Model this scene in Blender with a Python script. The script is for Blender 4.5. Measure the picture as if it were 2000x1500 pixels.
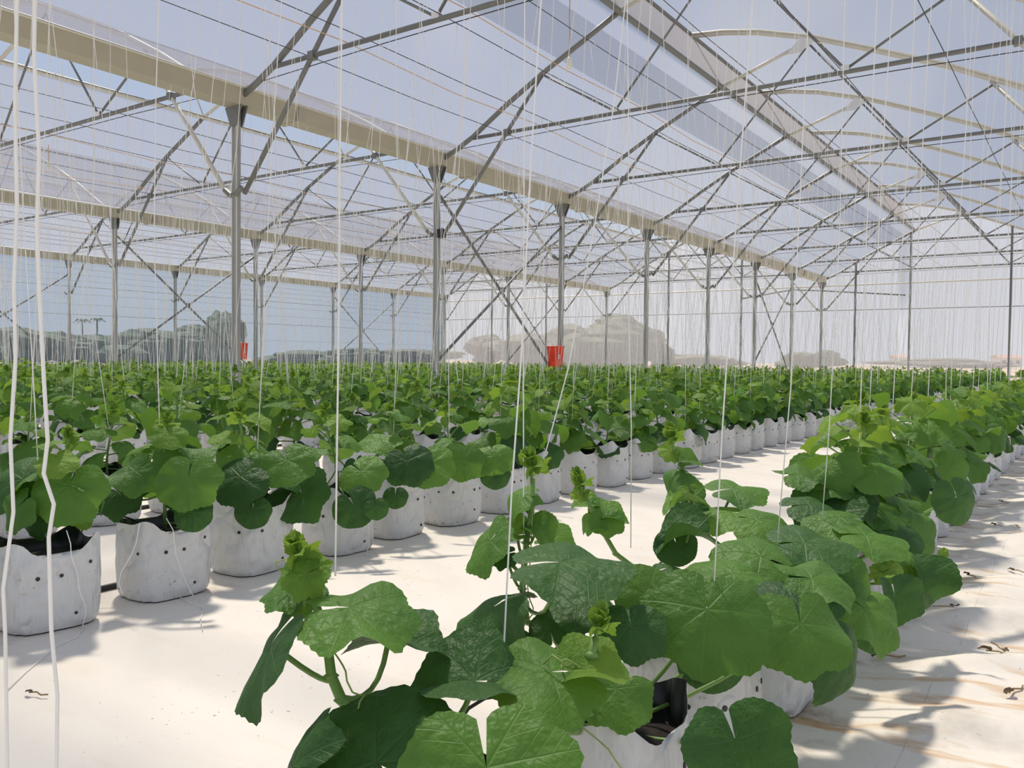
import bpy, math, random
import numpy as np
from mathutils import Vector, Matrix, noise

# ------------------------------------------------------------------ scene reset
for o in list(bpy.data.objects):
    bpy.data.objects.remove(o)
S = bpy.context.scene
C = S.collection
R_ = math.radians

# ------------------------------------------------------------------ camera
EYE = 0.85
FPX = 1643.95
YAW, PITCH, ROLL = R_(34.7596), R_(-1.6703), R_(0.5413)
FWD = Vector((-math.sin(YAW) * math.cos(PITCH), math.cos(YAW) * math.cos(PITCH), math.sin(PITCH)))
_r = Vector((math.cos(YAW), math.sin(YAW), 0))
_u = _r.cross(FWD)
RGT = (_r * math.cos(ROLL) + _u * math.sin(ROLL)).normalized()
UPV = RGT.cross(FWD).normalized()
CAM = Vector((0, 0, EYE))
cd = bpy.data.cameras.new('camera')
cd.sensor_width = 36.0
cd.sensor_fit = 'HORIZONTAL'
cd.lens = FPX / 2000 * 36
cd.clip_start = 0.05
cd.clip_end = 900
cam = bpy.data.objects.new('camera', cd)
mw = Matrix((RGT, UPV, -FWD)).transposed().to_4x4()
mw.translation = CAM
cam.matrix_world = mw
C.objects.link(cam)
S.camera = cam

# ------------------------------------------------------------------ sky, sun, exposure
w = bpy.data.worlds.new('sky')
S.world = w
w.use_nodes = True
nt = w.node_tree
nt.nodes.clear()
wo = nt.nodes.new('ShaderNodeOutputWorld')
bg = nt.nodes.new('ShaderNodeBackground')
tc = nt.nodes.new('ShaderNodeTexCoord')
sep = nt.nodes.new('ShaderNodeSeparateXYZ')
rmp = nt.nodes.new('ShaderNodeValToRGB')
nz = nt.nodes.new('ShaderNodeTexNoise')
mx = nt.nodes.new('ShaderNodeMixRGB')
nr_ = nt.nodes.new('ShaderNodeValToRGB')
nt.links.new(tc.outputs['Generated'], sep.inputs[0])
nt.links.new(sep.outputs['Z'], rmp.inputs[0])
e = rmp.color_ramp.elements
e[0].position = 0.0; e[0].color = (0.58, 0.66, 0.78, 1)
e[1].position = 0.75; e[1].color = (0.33, 0.45, 0.72, 1)
nz.inputs['Scale'].default_value = 2.4
nz.inputs['Detail'].default_value = 4
nt.links.new(tc.outputs['Generated'], nz.inputs['Vector'])
nt.links.new(nz.outputs['Fac'], nr_.inputs[0])
nr_.color_ramp.elements[0].position = 0.46
nr_.color_ramp.elements[1].position = 0.72
mx.inputs['Color2'].default_value = (0.78, 0.82, 0.88, 1)
nt.links.new(nr_.outputs['Color'], mx.inputs['Fac'])
nt.links.new(rmp.outputs['Color'], mx.inputs['Color1'])
nt.links.new(mx.outputs[0], bg.inputs['Color'])
bg.inputs['Strength'].default_value = 0.85
nt.links.new(bg.outputs[0], wo.inputs['Surface'])

SUN_TO = Vector((-0.41, 0.285, 0.866)).normalized()
sd = bpy.data.lights.new('sun', 'SUN')
sd.energy = 5.8
sd.angle = R_(4.0)
sd.color = (1.0, 0.92, 0.79)
sun = bpy.data.objects.new('sun', sd)
sun.rotation_euler = SUN_TO.to_track_quat('Z', 'Y').to_euler()
C.objects.link(sun)

S.view_settings.view_transform = 'Standard'
S.view_settings.look = 'None'
S.view_settings.gamma = 1.0
S.view_settings.use_curve_mapping = False
S.view_settings.exposure = 0.1
S.cycles.transparent_max_bounces = 12
S.cycles.max_bounces = 4
S.cycles.diffuse_bounces = 3
S.cycles.glossy_bounces = 2

# ------------------------------------------------------------------ pixel -> place helpers
def ray(px, py):
    return FWD + RGT * ((px - 1000) / FPX) + UPV * ((750 - py) / FPX)
def at(px, py, D):
    return CAM + ray(px, py) * D
def on_z(px, py, z=0.0):
    d = ray(px, py)
    return CAM + d * ((z - EYE) / d.z)
def to_px(p):
    v = Vector(p) - CAM
    d = v.dot(FWD)
    if d < 0.05:
        return None
    return (1000 + FPX * v.dot(RGT) / d, 750 - FPX * v.dot(UPV) / d, d)

# ------------------------------------------------------------------ materials
MATS = {}
class NB:
    """tiny helper that wires a node tree"""
    def __init__(s, name):
        s.m = bpy.data.materials.new(name)
        s.m.use_nodes = True
        s.t = s.m.node_tree
        s.t.nodes.clear()
        s.out = s.t.nodes.new('ShaderNodeOutputMaterial')
        MATS[name] = s.m
    def n(s, typ, **kw):
        nd = s.t.nodes.new('ShaderNode' + typ)
        for k, v in kw.items():
            setattr(nd, k, v)
        return nd
    def set(s, sock, v):
        if isinstance(v, bpy.types.NodeSocket):
            s.t.links.new(v, sock)
        elif isinstance(v, (tuple, list)) and len(v) == 3 and sock.type == 'RGBA':
            sock.default_value = (*v, 1)
        else:
            sock.default_value = v
    def M(s, op, a, b=0.0, clamp=False):
        nd = s.n('Math', operation=op, use_clamp=clamp)
        s.set(nd.inputs[0], a); s.set(nd.inputs[1], b)
        return nd.outputs[0]
    def mix(s, f, a, b, typ='MIX'):
        nd = s.n('MixRGB', blend_type=typ)
        s.set(nd.inputs[0], f); s.set(nd.inputs[1], a); s.set(nd.inputs[2], b)
        return nd.outputs[0]
    def noise(s, vec, scale, detail=3, rough=0.5):
        nd = s.n('TexNoise')
        if vec is not None:
            s.set(nd.inputs['Vector'], vec)
        nd.inputs['Scale'].default_value = scale
        nd.inputs['Detail'].default_value = detail
        nd.inputs['Roughness'].default_value = rough
        return nd.outputs['Fac']
    def ramp(s, f, p0, p1):
        nd = s.n('MapRange')
        s.set(nd.inputs[0], f)
        nd.inputs[1].default_value = p0
        nd.inputs[2].default_value = p1
        return nd.outputs[0]
    def bump(s, h, strength=0.3, dist=0.01):
        nd = s.n('Bump')
        nd.inputs['Strength'].default_value = strength
        nd.inputs['Distance'].default_value = dist
        s.set(nd.inputs['Height'], h)
        return nd.outputs[0]
    def pbr(s, col, rough=0.5, metal=0.0, normal=None, spec=0.5):
        nd = s.n('BsdfPrincipled')
        s.set(nd.inputs['Base Color'], col)
        s.set(nd.inputs['Roughness'], rough)
        nd.inputs['Metallic'].default_value = metal
        nd.inputs['Specular IOR Level'].default_value = spec
        if normal is not None:
            s.set(nd.inputs['Normal'], normal)
        return nd.outputs[0]
    def smix(s, f, a, b):
        nd = s.n('MixShader')
        s.set(nd.inputs[0], f); s.set(nd.inputs[1], a); s.set(nd.inputs[2], b)
        return nd.outputs[0]
    def end(s, sh):
        s.t.links.new(sh, s.out.inputs['Surface'])
        return s.m

def simple(name, col, rough=0.5, metal=0.0, var=0.12, scale=8.0, spec=0.5, bump=0.0, obj=True):
    b = NB(name)
    t = b.n('TexCoord').outputs['Object' if obj else 'Generated']
    f = b.noise(t, scale, 4)
    c0 = tuple(x * (1 - var) for x in col)
    c1 = tuple(min(1, x * (1 + var)) for x in col)
    c = b.mix(f, c0, c1)
    nrm = b.bump(f, bump, 0.01) if bump else None
    return b.end(b.pbr(c, rough, metal, nrm, spec))

def leaf_mat(name, c_dark, c_lite, c_trans, c_vein, tfac=0.3, rough=0.45):
    b = NB(name)
    uv = b.n('UVMap').outputs[0]
    sp = b.n('SeparateXYZ'); b.set(sp.inputs[0], uv)
    x = b.M('MULTIPLY', b.M('SUBTRACT', sp.outputs[0], 0.5), 2.6)
    y = b.M('MULTIPLY', b.M('SUBTRACT', sp.outputs[1], 0.5), 2.6)
    r = b.M('SQRT', b.M('ADD', b.M('MULTIPLY', x, x), b.M('MULTIPLY', y, y)))
    phi = b.M('ARCTAN2', x, y)
    st = R_(48)
    s_ = b.M('DIVIDE', phi, st)
    d = b.M('MULTIPLY', b.M('ABSOLUTE', b.M('SUBTRACT', s_, b.M('ROUND', s_))), st)
    t = b.M('MULTIPLY', r, b.M('SINE', d))
    q = b.M('MULTIPLY', r, b.M('COSINE', d))
    wid = b.M('SUBTRACT', 0.026, b.M('MULTIPLY', r, 0.014))
    main = b.M('SUBTRACT', 1.0, b.M('DIVIDE', t, wid), True)
    ww = b.M('DIVIDE', b.M('SUBTRACT', q, b.M('MULTIPLY', t, 1.1)), 0.17)
    dd = b.M('MULTIPLY', b.M('ABSOLUTE', b.M('SUBTRACT', ww, b.M('ROUND', ww))), 0.17)
    sec = b.M('MULTIPLY', b.M('SUBTRACT', 1.0, b.M('DIVIDE', dd, 0.014), True), 0.55)
    vein = b.M('MAXIMUM', main, sec)
    oi = b.n('ObjectInfo').outputs['Random']
    isl = b.n('NewGeometry').outputs['Random Per Island']
    rnd = b.M('FRACT', b.M('ADD', oi, isl))
    tcn = b.n('TexCoord').outputs['UV']
    blot = b.noise(tcn, 7.0, 3)
    f = b.M('ADD', b.M('MULTIPLY', rnd, 0.7), b.M('MULTIPLY', b.M('SUBTRACT', blot, 0.35), 0.7), True)
    col = b.mix(f, c_dark, c_lite)
    col = b.mix(b.M('MULTIPLY', vein, 0.30), col, c_vein)
    fine = b.noise(tcn, 38.0, 2)
    soft = b.noise(tcn, 15.0, 2)
    h = b.M('SUBTRACT', b.M('ADD', b.M('MULTIPLY', fine, 0.10), b.M('MULTIPLY', soft, 0.9)), b.M('MULTIPLY', vein, 1.1))
    nrm = b.bump(h, 0.30, 0.03)
    front = b.pbr(col, rough, 0, nrm, 0.3)
    tr = b.n('BsdfTranslucent'); b.set(tr.inputs[0], c_trans)
    return b.end(b.smix(tfac, front, tr.outputs[0]))

leaf_mat('leaf_mature', (0.056, 0.155, 0.027), (0.135, 0.290, 0.043), (0.22, 0.41, 0.045), (0.15, 0.32, 0.07), 0.30, 0.52)
leaf_mat('leaf_old', (0.028, 0.085, 0.021), (0.058, 0.155, 0.030), (0.08, 0.20, 0.025), (0.09, 0.20, 0.055), 0.22, 0.52)  # older leaves and those in shade; the shade is put into the colour
leaf_mat('leaf_young', (0.125, 0.265, 0.03), (0.235, 0.385, 0.05), (0.30, 0.46, 0.05), (0.34, 0.45, 0.12), 0.36, 0.55)
simple('stem_green', (0.19, 0.33, 0.075), 0.5, 0, 0.2, 40)
simple('tendril_green', (0.36, 0.46, 0.13), 0.5, 0, 0.1, 40)
simple('twine', (0.93, 0.92, 0.87), 0.8, 0, 0.05, 60)
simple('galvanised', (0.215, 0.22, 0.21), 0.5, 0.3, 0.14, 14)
simple('galvanised_pale_sunlit', (0.68, 0.66, 0.58), 0.5, 0.15, 0.1, 14)  # paler steel; sunlight on right arches, braces and purlins is put into this colour
simple('post_steel', (0.36, 0.37, 0.36), 0.45, 0.3, 0.12, 10)
simple('plate_white', (0.80, 0.80, 0.78), 0.5, 0.1, 0.08, 30)
simple('gutter_zinc', (0.44, 0.415, 0.325), 0.5, 0.15, 0.10, 3)
simple('black_plastic', (0.012, 0.012, 0.013), 0.35, 0, 0.2, 20)
simple('wire_dark', (0.05, 0.05, 0.055), 0.5, 0.3, 0.1, 20)
simple('cable_orange', (0.62, 0.36, 0.16), 0.5, 0, 0.1, 20)
simple('bulb_holder', (0.85, 0.82, 0.68), 0.4, 0, 0.05, 20)
simple('red_plastic', (0.86, 0.065, 0.022), 0.4, 0, 0.1, 12)
simple('coco_soil', (0.022, 0.016, 0.012), 0.95, 0, 0.5, 60, bump=0.8)
simple('dry_leaf', (0.115, 0.075, 0.04), 0.85, 0, 0.4, 40, bump=0.5)
simple('dry_stalk', (0.30, 0.23, 0.11), 0.8, 0, 0.3, 40)
simple('concrete', (0.50, 0.48, 0.44), 0.85, 0, 0.15, 12, bump=0.3)
simple('bark', (0.12, 0.09, 0.06), 0.9, 0, 0.3, 3)
simple('tree_foliage', (0.060, 0.085, 0.035), 0.8, 0, 0.45, 1.2)
simple('tree_foliage_dry', (0.10, 0.10, 0.055), 0.8, 0, 0.4, 1.2)
simple('house_wall', (0.75, 0.72, 0.68), 0.7, 0, 0.06, 1)
simple('house_roof', (0.46, 0.25, 0.18), 0.7, 0, 0.15, 2)
simple('window_dark', (0.06, 0.07, 0.08), 0.2, 0, 0.1, 2)
simple('kerb_brown', (0.17, 0.095, 0.07), 0.8, 0, 0.2, 3)
simple('ink_white', (0.85, 0.85, 0.85), 0.6)

def bag_mat():
    b = NB('bag_white')
    t = b.n('TexCoord').outputs['Object']
    sp = b.n('SeparateXYZ'); b.set(sp.inputs[0], t)
    oi = b.n('ObjectInfo').outputs['Random']
    mp = b.n('VectorMath', operation='ADD')
    b.set(mp.inputs[0], t)
    cmb = b.n('CombineXYZ'); b.set(cmb.inputs[0], b.M('MULTIPLY', oi, 13.0)); b.set(cmb.inputs[1], b.M('MULTIPLY', oi, 7.0))
    b.set(mp.inputs[1], cmb.outputs[0])
    v = mp.outputs[0]
    dirt = b.ramp(b.noise(v, 70, 3, 0.6), 0.635, 0.67)
    patch = b.ramp(b.noise(v, 7, 2), 0.46, 0.62)
    low = b.M('SUBTRACT', 1.15, b.M('MULTIPLY', sp.outputs[2], 4.2), True)
    f = b.M('MULTIPLY', b.M('MULTIPLY', dirt, patch), low)
    base = b.mix(b.noise(v, 9, 3), (0.74, 0.745, 0.75), (0.83, 0.83, 0.82))
    smudge = b.M('MULTIPLY', b.ramp(b.noise(v, 12, 4), 0.55, 0.8), b.M('MULTIPLY', low, 0.20))
    base = b.mix(smudge, base, (0.50, 0.43, 0.33))
    col = b.mix(b.M('MULTIPLY', f, 0.85), base, (0.05, 0.04, 0.03))
    st = b.n('Mapping'); b.set(st.inputs[0], v); st.inputs['Scale'].default_value = (1.0, 1.0, 0.45)
    wr = b.M('ADD', b.noise(st.outputs[0], 14, 3, 0.6), b.M('MULTIPLY', b.M('ABSOLUTE', b.M('SUBTRACT', b.noise(v, 7, 2), 0.5)), 2.5))
    nrm = b.bump(wr, 0.8, 0.03)
    pb = b.pbr(col, 0.42, 0, nrm, 0.45)
    tr = b.n('BsdfTranslucent'); b.set(tr.inputs[0], (0.62, 0.62, 0.60))
    return b.end(b.smix(0.10, pb, tr.outputs[0]))
bag_mat()

def ground_mat():
    b = NB('ground_sheet')
    t = b.n('TexCoord').outputs['Object']
    sp = b.n('SeparateXYZ'); b.set(sp.inputs[0], t)
    X, Y = sp.outputs[0], sp.outputs[1]
    base = b.mix(b.noise(t, 1.7, 5), (0.80, 0.735, 0.65), (0.875, 0.815, 0.735))
    # yellow-brown mud washes: stronger on the trodden side path, elongated streaks
    mp = b.n('Mapping'); b.set(mp.inputs[0], t)
    mp.inputs['Rotation'].default_value = (0, 0, R_(-58)); mp.inputs['Scale'].default_value = (1.1, 5.5, 1)
    streak = b.noise(mp.outputs[0], 1.7, 4, 0.55)
    side = b.ramp(X, -0.95, -0.45)
    wash = b.M('MULTIPLY', b.ramp(streak, 0.555, 0.66), b.M('ADD', b.M('MULTIPLY', side, 0.85), 0.09))
    col = b.mix(wash, base, (0.62, 0.37, 0.15))
    grime = b.M('MULTIPLY', b.ramp(b.noise(t, 3.2, 5, 0.65), 0.52, 0.75), b.M('ADD', b.M('MULTIPLY', side, 0.55), 0.08))
    col = b.mix(grime, col, (0.40, 0.36, 0.31))
    # soil spilt along the foot of the bags
    foot = b.M('SUBTRACT', 1.0, b.M('DIVIDE', b.M('ABSOLUTE', b.M('ADD', X, 0.55)), 0.14), True)
    foot2 = b.M('SUBTRACT', 1.0, b.M('DIVIDE', b.M('ABSOLUTE', b.M('ADD', X, 2.63)), 0.10), True)
    spill = b.M('MULTIPLY', b.ramp(b.noise(t, 5.5, 4, 0.6), 0.53, 0.66), b.M('ADD', foot, b.M('MULTIPLY', foot2, 0.4)), True)
    col = b.mix(b.M('MULTIPLY', spill, 0.8), col, (0.27, 0.17, 0.075))
    speck = b.M('MULTIPLY', b.ramp(b.noise(t, 62, 2, 0.5), 0.715, 0.735), b.ramp(b.noise(t, 2.5, 2), 0.42, 0.62))
    col = b.mix(b.M('MULTIPLY', speck, 0.8), col, (0.10, 0.075, 0.05))
    # printed guide line woven into the sheet
    ln = b.M('SUBTRACT', 1.0, b.M('DIVIDE', b.M('ABSOLUTE', b.M('ADD', X, 0.325)), 0.0022), True)
    brk = b.ramp(b.noise(t, 9, 2), 0.40, 0.55)
    col = b.mix(b.M('MULTIPLY', b.M('MULTIPLY', ln, brk), 0.55), col, (0.28, 0.31, 0.36))
    nrm = b.bump(b.noise(t, 22, 4, 0.6), 0.22, 0.01)
    return b.end(b.pbr(col, 0.6, 0, nrm, 0.3))
ground_mat()

def soil_field():
    b = NB('field_soil')
    t = b.n('TexCoord').outputs['Object']
    c = b.mix(b.noise(t, 0.05, 5), (0.33, 0.22, 0.15), (0.52, 0.40, 0.29))
    c = b.mix(b.ramp(b.noise(t, 0.03, 3), 0.52, 0.66), c, (0.20, 0.22, 0.10))
    return b.end(b.pbr(c, 0.9))
soil_field()

def film(name, clear, trans_col, diff_col, tmix=0.75, var=0.08, clear_col=(1, 1, 1)):
    """plastic sheet / insect net: part of the light goes straight through, the rest is scattered"""
    b = NB(name)
    t = b.n('TexCoord').outputs['Object']
    f = b.noise(t, 0.6, 4)
    tr = b.n('BsdfTranslucent'); b.set(tr.inputs[0], b.mix(f, tuple(c * (1 - var) for c in trans_col), trans_col))
    df = b.n('BsdfDiffuse'); b.set(df.inputs[0], diff_col)
    sc = b.smix(1 - tmix, tr.outputs[0], df.outputs[0])
    cl = b.n('BsdfTransparent'); b.set(cl.inputs[0], clear_col)
    fac = b.M('ADD', 1 - clear - var * 0.25, b.M('MULTIPLY', f, var * 0.5))
    return b.end(b.smix(fac, cl.outputs[0], sc))
film('roof_film', 0.50, (0.27, 0.278, 0.335), (0.30, 0.30, 0.33), 0.75)
film('roof_film_double', 0.62, (0.12, 0.145, 0.20), (0.18, 0.19, 0.23), 0.7)
film('vent_net', 0.30, (0.98, 0.80, 0.66), (0.80, 0.68, 0.58), 0.8)
film('side_net', 0.62, (0.22, 0.27, 0.34), (0.26, 0.29, 0.33), 0.6, 0.05, (0.86, 0.92, 1.0))
film('end_film', 0.58, (0.84, 0.83, 0.86), (0.70, 0.69, 0.72), 0.75, 0.06)

# ------------------------------------------------------------------ object helpers
def link(name, data, parent=None):
    o = bpy.data.objects.new(name, data)
    C.objects.link(o)
    if parent is not None:
        o.parent = parent
    return o
def tag(o, label=None, cat=None, group=None, kind=None):
    if label: o['label'] = label
    if cat: o['category'] = cat
    if group: o['group'] = group
    if kind: o['kind'] = kind
    return o
def empty(name, loc=(0, 0, 0), rz=0.0):
    o = link(name, None)
    o.location = loc
    o.rotation_euler = (0, 0, rz)
    o.empty_display_size = 0.05
    return o
def copy_tree(o, parent=None):
    c = o.copy()
    C.objects.link(c)
    c.parent = parent
    for ch in list(o.children):
        copy_tree(ch, c)
    return c

class MB:
    """mesh builder: quads / ngons with material slots"""
    def __init__(s):
        s.v = []; s.f = []; s.mi = []; s.mats = []
    def slot(s, m):
        if m not in s.mats: s.mats.append(m)
        return s.mats.index(m)
    def add(s, vs, fs, m):
        k = len(s.v); i = s.slot(m)
        s.v += [tuple(v) for v in vs]
        for f in fs:
            s.f.append(tuple(a + k for a in f)); s.mi.append(i)
    def box(s, c, d, m, rot=None):
        vs = []
        for x in (-.5, .5):
            for y in (-.5, .5):
                for z in (-.5, .5):
                    p = Vector((x * d[0], y * d[1], z * d[2]))
                    if rot: p = rot @ p
                    vs.append(p + Vector(c))
        s.add(vs, [(0, 1, 3, 2), (4, 6, 7, 5), (0, 4, 5, 1), (2, 3, 7, 6), (0, 2, 6, 4), (1, 5, 7, 3)], m)
    def tube(s, pts, r, m, n=6, cap=True, flat=1.0):
        pts = [Vector(p) for p in pts]
        if len(pts) < 2: return
        rs = r if isinstance(r, (list, tuple)) else [r] * len(pts)
        vs = []; up = None
        for i, p in enumerate(pts):
            a = pts[max(i - 1, 0)]; b = pts[min(i + 1, len(pts) - 1)]
            t = (b - a)
            if t.length < 1e-9: t = Vector((0, 0, 1))
            t.normalize()
            if up is None:
                up = Vector((0, 1, 0)) if abs(t.y) < 0.9 else Vector((1, 0, 0))
            x = up.cross(t)
            if x.length < 1e-4: x = Vector((1, 0, 0)).cross(t)
            x.normalize(); y = t.cross(x).normalized(); up = y
            for k in range(n):
                an = 2 * math.pi * k / n
                vs.append(p + (x * math.cos(an) * flat + y * math.sin(an)) * rs[i])
        fs = []
        for i in range(len(pts) - 1):
            for k in range(n):
                k2 = (k + 1) % n
                fs.append((i * n + k, i * n + k2, (i + 1) * n + k2, (i + 1) * n + k))
        if cap:
            fs.append(tuple(range(n - 1, -1, -1)))
            fs.append(tuple(range((len(pts) - 1) * n, len(pts) * n)))
        s.add(vs, fs, m)
    def prism(s, poly, depth_vec, m):
        n = len(poly); dv = Vector(depth_vec)
        vs = [Vector(p) for p in poly] + [Vector(p) + dv for p in poly]
        fs = [tuple(range(n - 1, -1, -1)), tuple(range(n, 2 * n))]
        for i in range(n):
            j = (i + 1) % n
            fs.append((i, j, n + j, n + i))
        s.add(vs, fs, m)
    def mesh(s, name, smooth=False):
        me = bpy.data.meshes.new(name)
        me.from_pydata(s.v, [], s.f)
        for m in s.mats: me.materials.append(MATS[m])
        me.polygons.foreach_set('material_index', s.mi)
        if smooth: me.polygons.foreach_set('use_smooth', [True] * len(s.f))
        me.update()
        return me
    def build(s, name, parent=None, smooth=False):
        return link(name, s.mesh(name, smooth), parent)

class TA:
    """triangle arrays (numpy) for foliage"""
    def __init__(s):
        s.V = []; s.T = []; s.U = []; s.MI = []; s.n = 0; s.mats = []
    def slot(s, m):
        if m not in s.mats: s.mats.append(m)
        return s.mats.index(m)
    def add(s, V, T, U, m):
        s.V.append(V); s.T.append(T + s.n); s.U.append(U)
        s.MI.append(np.full(len(T), s.slot(m), dtype=np.int32)); s.n += len(V)
    def addM(s, geo, Mx, m):
        V, T, U = geo
        A = np.array(Mx)
        s.add(V @ A[:3, :3].T + A[:3, 3], T, U, m)
    def tube(s, pts, r, m, n=4):
        mb = MB(); mb.tube(pts, r, 'twine', n, cap=False)
        V = np.array(mb.v, dtype=float); T = []
        for q in mb.f:
            T.append((q[0], q[1], q[2])); T.append((q[0], q[2], q[3]))
        s.add(V, np.array(T, dtype=np.int64), np.full((len(V), 2), 0.5), m)
    def merge(s, other, Mx):
        A = np.array(Mx); base = s.n
        for V, T, U, MI in zip(other.V, other.T, other.U, other.MI):
            s.V.append(V @ A[:3, :3].T + A[:3, 3]); s.T.append(T + base); s.U.append(U)
            mp = np.array([s.slot(m) for m in other.mats], dtype=np.int32)
            s.MI.append(mp[MI])
        s.n += other.n
    def mesh(s, name, smooth=True):
        V = np.concatenate(s.V).astype(np.float32); T = np.concatenate(s.T).astype(np.int32)
        U = np.concatenate(s.U).astype(np.float32); MI = np.concatenate(s.MI)
        me = bpy.data.meshes.new(name)
        me.vertices.add(len(V)); me.vertices.foreach_set('co', V.ravel())
        me.loops.add(T.size); me.loops.foreach_set('vertex_index', T.ravel())
        me.polygons.add(len(T))
        me.polygons.foreach_set('loop_start', np.arange(0, T.size, 3, dtype=np.int32))
        for m in s.mats: me.materials.append(MATS[m])
        me.polygons.foreach_set('material_index', MI)
        if smooth: me.polygons.foreach_set('use_smooth', np.ones(len(T), dtype=bool))
        uv = me.uv_layers.new(name='UVMap')
        uv.data.foreach_set('uv', U[T.ravel()].ravel())
        me.update(); me.validate()
        return me

# ------------------------------------------------------------------ the setting: ground
X1, BAYW, Y0, DY = -9.126, 9.749, 6.904, 4.0
GZ = 4.05                       # underside of the gutters
YEND = Y0 + 7 * DY              # end wall
XL = X1 - 2 * BAYW              # side wall
ROWS = [-0.68, -2.75, -4.15, -6.2, -7.6, -9.75, -11.05, -13.1, -14.5, -16.55, -17.95, -20.0, -21.4, -23.45, -24.85, -26.9]

def ground_h(x, y):
    d = min(abs(x - r) for r in ROWS)
    k = min(1.0, max(0.0, (d - 0.17) / 0.25))
    if not (-2.7 < x < 2.0 and -1.5 < y < 14):
        return 0.0
    h = 0.022 * noise.noise(Vector((x * 0.9, y * 0.7, 3.1))) + 0.006 * noise.noise(Vector((x * 4, y * 3, 7)))
    if x > -0.62:               # creased, loosely laid sheet on the side path
        a = R_(28)
        u = x * math.cos(a) + y * math.sin(a)
        v = -x * math.sin(a) + y * math.cos(a)
        wv = noise.noise(Vector((u * 0.55, v * 3.2, 1.7)))
        w2 = noise.noise(Vector((u * 0.9, v * 7.5, 5.2)))
        h += (0.044 * (1 - abs(wv) * 2.2) + 0.016 * (1 - abs(w2) * 2)) * min(1, (x + 0.62) / 0.22)
    return h * k
def axis(segs):
    out = []
    for a, b, st in segs:
        n = max(1, round((b - a) / st))
        out += [a + (b - a) * i / n for i in range(n)]
    out.append(segs[-1][1])
    return out
gx = axis([(XL - 0.1, -3.4, 1.2), (-3.4, 1.0, 0.035), (1.0, 10.4, 1.2)])
gy = axis([(-9.0, -0.8, 1.0), (-0.8, 8.0, 0.04), (8.0, 14.0, 0.12), (14.0, YEND + 0.1, 1.5)])
gv = [(x, y, ground_h(x, y)) for y in gy for x in gx]
nxg = len(gx)
gf = [(j * nxg + i, j * nxg + i + 1, (j + 1) * nxg + i + 1, (j + 1) * nxg + i) for j in range(len(gy) - 1) for i in range(nxg - 1)]
me = bpy.data.meshes.new('floor')
me.from_pydata(gv, [], gf)
me.polygons.foreach_set('use_smooth', [True] * len(gf))
me.materials.append(MATS['ground_sheet'])
fl = link('floor', me)
tag(fl, 'white woven ground sheet, creased and mud-stained along the right path', kind='structure')

mb = MB()
mb.add([(-420, -60, -0.06), (300, -60, -0.06), (300, 520, -0.06), (-420, 520, -0.06)], [(0, 1, 2, 3)], 'field_soil')
tag(mb.build('ground_outside'), 'bare brown field outside the greenhouse walls', kind='structure')

# ------------------------------------------------------------------ the setting: roof
ARCH_L = [(0.10, 4.16), (0.42, 4.29), (0.75, 4.45), (1.4, 4.85), (2.07, 5.22), (2.75, 5.55), (3.38, 5.86)]
ARCH_R = [(2.78, 6.90), (3.4, 6.83), (4.04, 6.70), (5.02, 6.40), (6.0, 6.00), (7.08, 5.54), (8.1, 5.03), (9.0, 4.52), (9.65, 4.16)]
YA, YB = -9.1, YEND + 0.05
FRAMES = list(range(-2, 8))
def sheet(name, prof, x0, ya, yb, dz, mat, label, cell=1.0, sag=0.0):
    ny = max(2, int((yb - ya) / cell))
    # densify the profile
    pf = []
    for a, b in zip(prof[:-1], prof[1:]):
        for k in range(2):
            pf.append((a[0] + (b[0] - a[0]) * k / 2, a[1] + (b[1] - a[1]) * k / 2))
    pf.append(prof[-1])
    vs = []; fs = []
    for j in range(ny + 1):
        y = ya + (yb - ya) * j / ny
        ph = ((y - Y0) / DY) % 1.0
        for i, (u, z) in enumerate(pf):
            e_ = min(i, len(pf) - 1 - i) / (len(pf) / 2)
            vs.append((x0 + u, y, z + dz - sag * math.sin(math.pi * ph) * min(1, e_ * 2) + 0.008 * noise.noise(Vector((u * 2, y * 1.3, x0)))))
    n = len(pf)
    for j in range(ny):
        for i in range(n - 1):
            fs.append((j * n + i, j * n + i + 1, (j + 1) * n + i + 1, (j + 1) * n + i))
    m_ = MB(); m_.add(vs, fs, mat)
    o = m_.build(name, None, True)
    tag(o, label, kind='structure')
    return o
bayname = {-1: 'bay over the camera\'s right', 0: 'nearest bay', 1: 'middle bay', 2: 'far left bay'}
for b in (-1, 0, 1, 2):  # the right-hand bay is unseen, its film added for the light
    x0 = X1 - BAYW * b
    sheet('ceiling', ARCH_L, x0, YA, YB, 0.05, 'roof_film', f'translucent plastic roof film, left slope of the {bayname[b]}', sag=0.03)
    sheet('ceiling', ARCH_R, x0, YA, YB, 0.05, 'roof_film', f'translucent plastic roof film, right slope of the {bayname[b]}', sag=0.03)
x0 = X1
sheet('ceiling', [(2.38, 5.33), (2.75, 5.51), (3.05, 5.655)], x0, YA, YB, 0.035, 'roof_film_double', 'darker doubled strip of roof film below the nearest ridge vent')
sheet('ceiling', [(2.80, 6.86), (2.95, 6.50), (3.15, 6.15), (3.36, 5.92)], x0, YA, YB, 0.0, 'vent_net', 'beige wrinkled curtain closing the nearest ridge vent', 0.4, 0.0)

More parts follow.
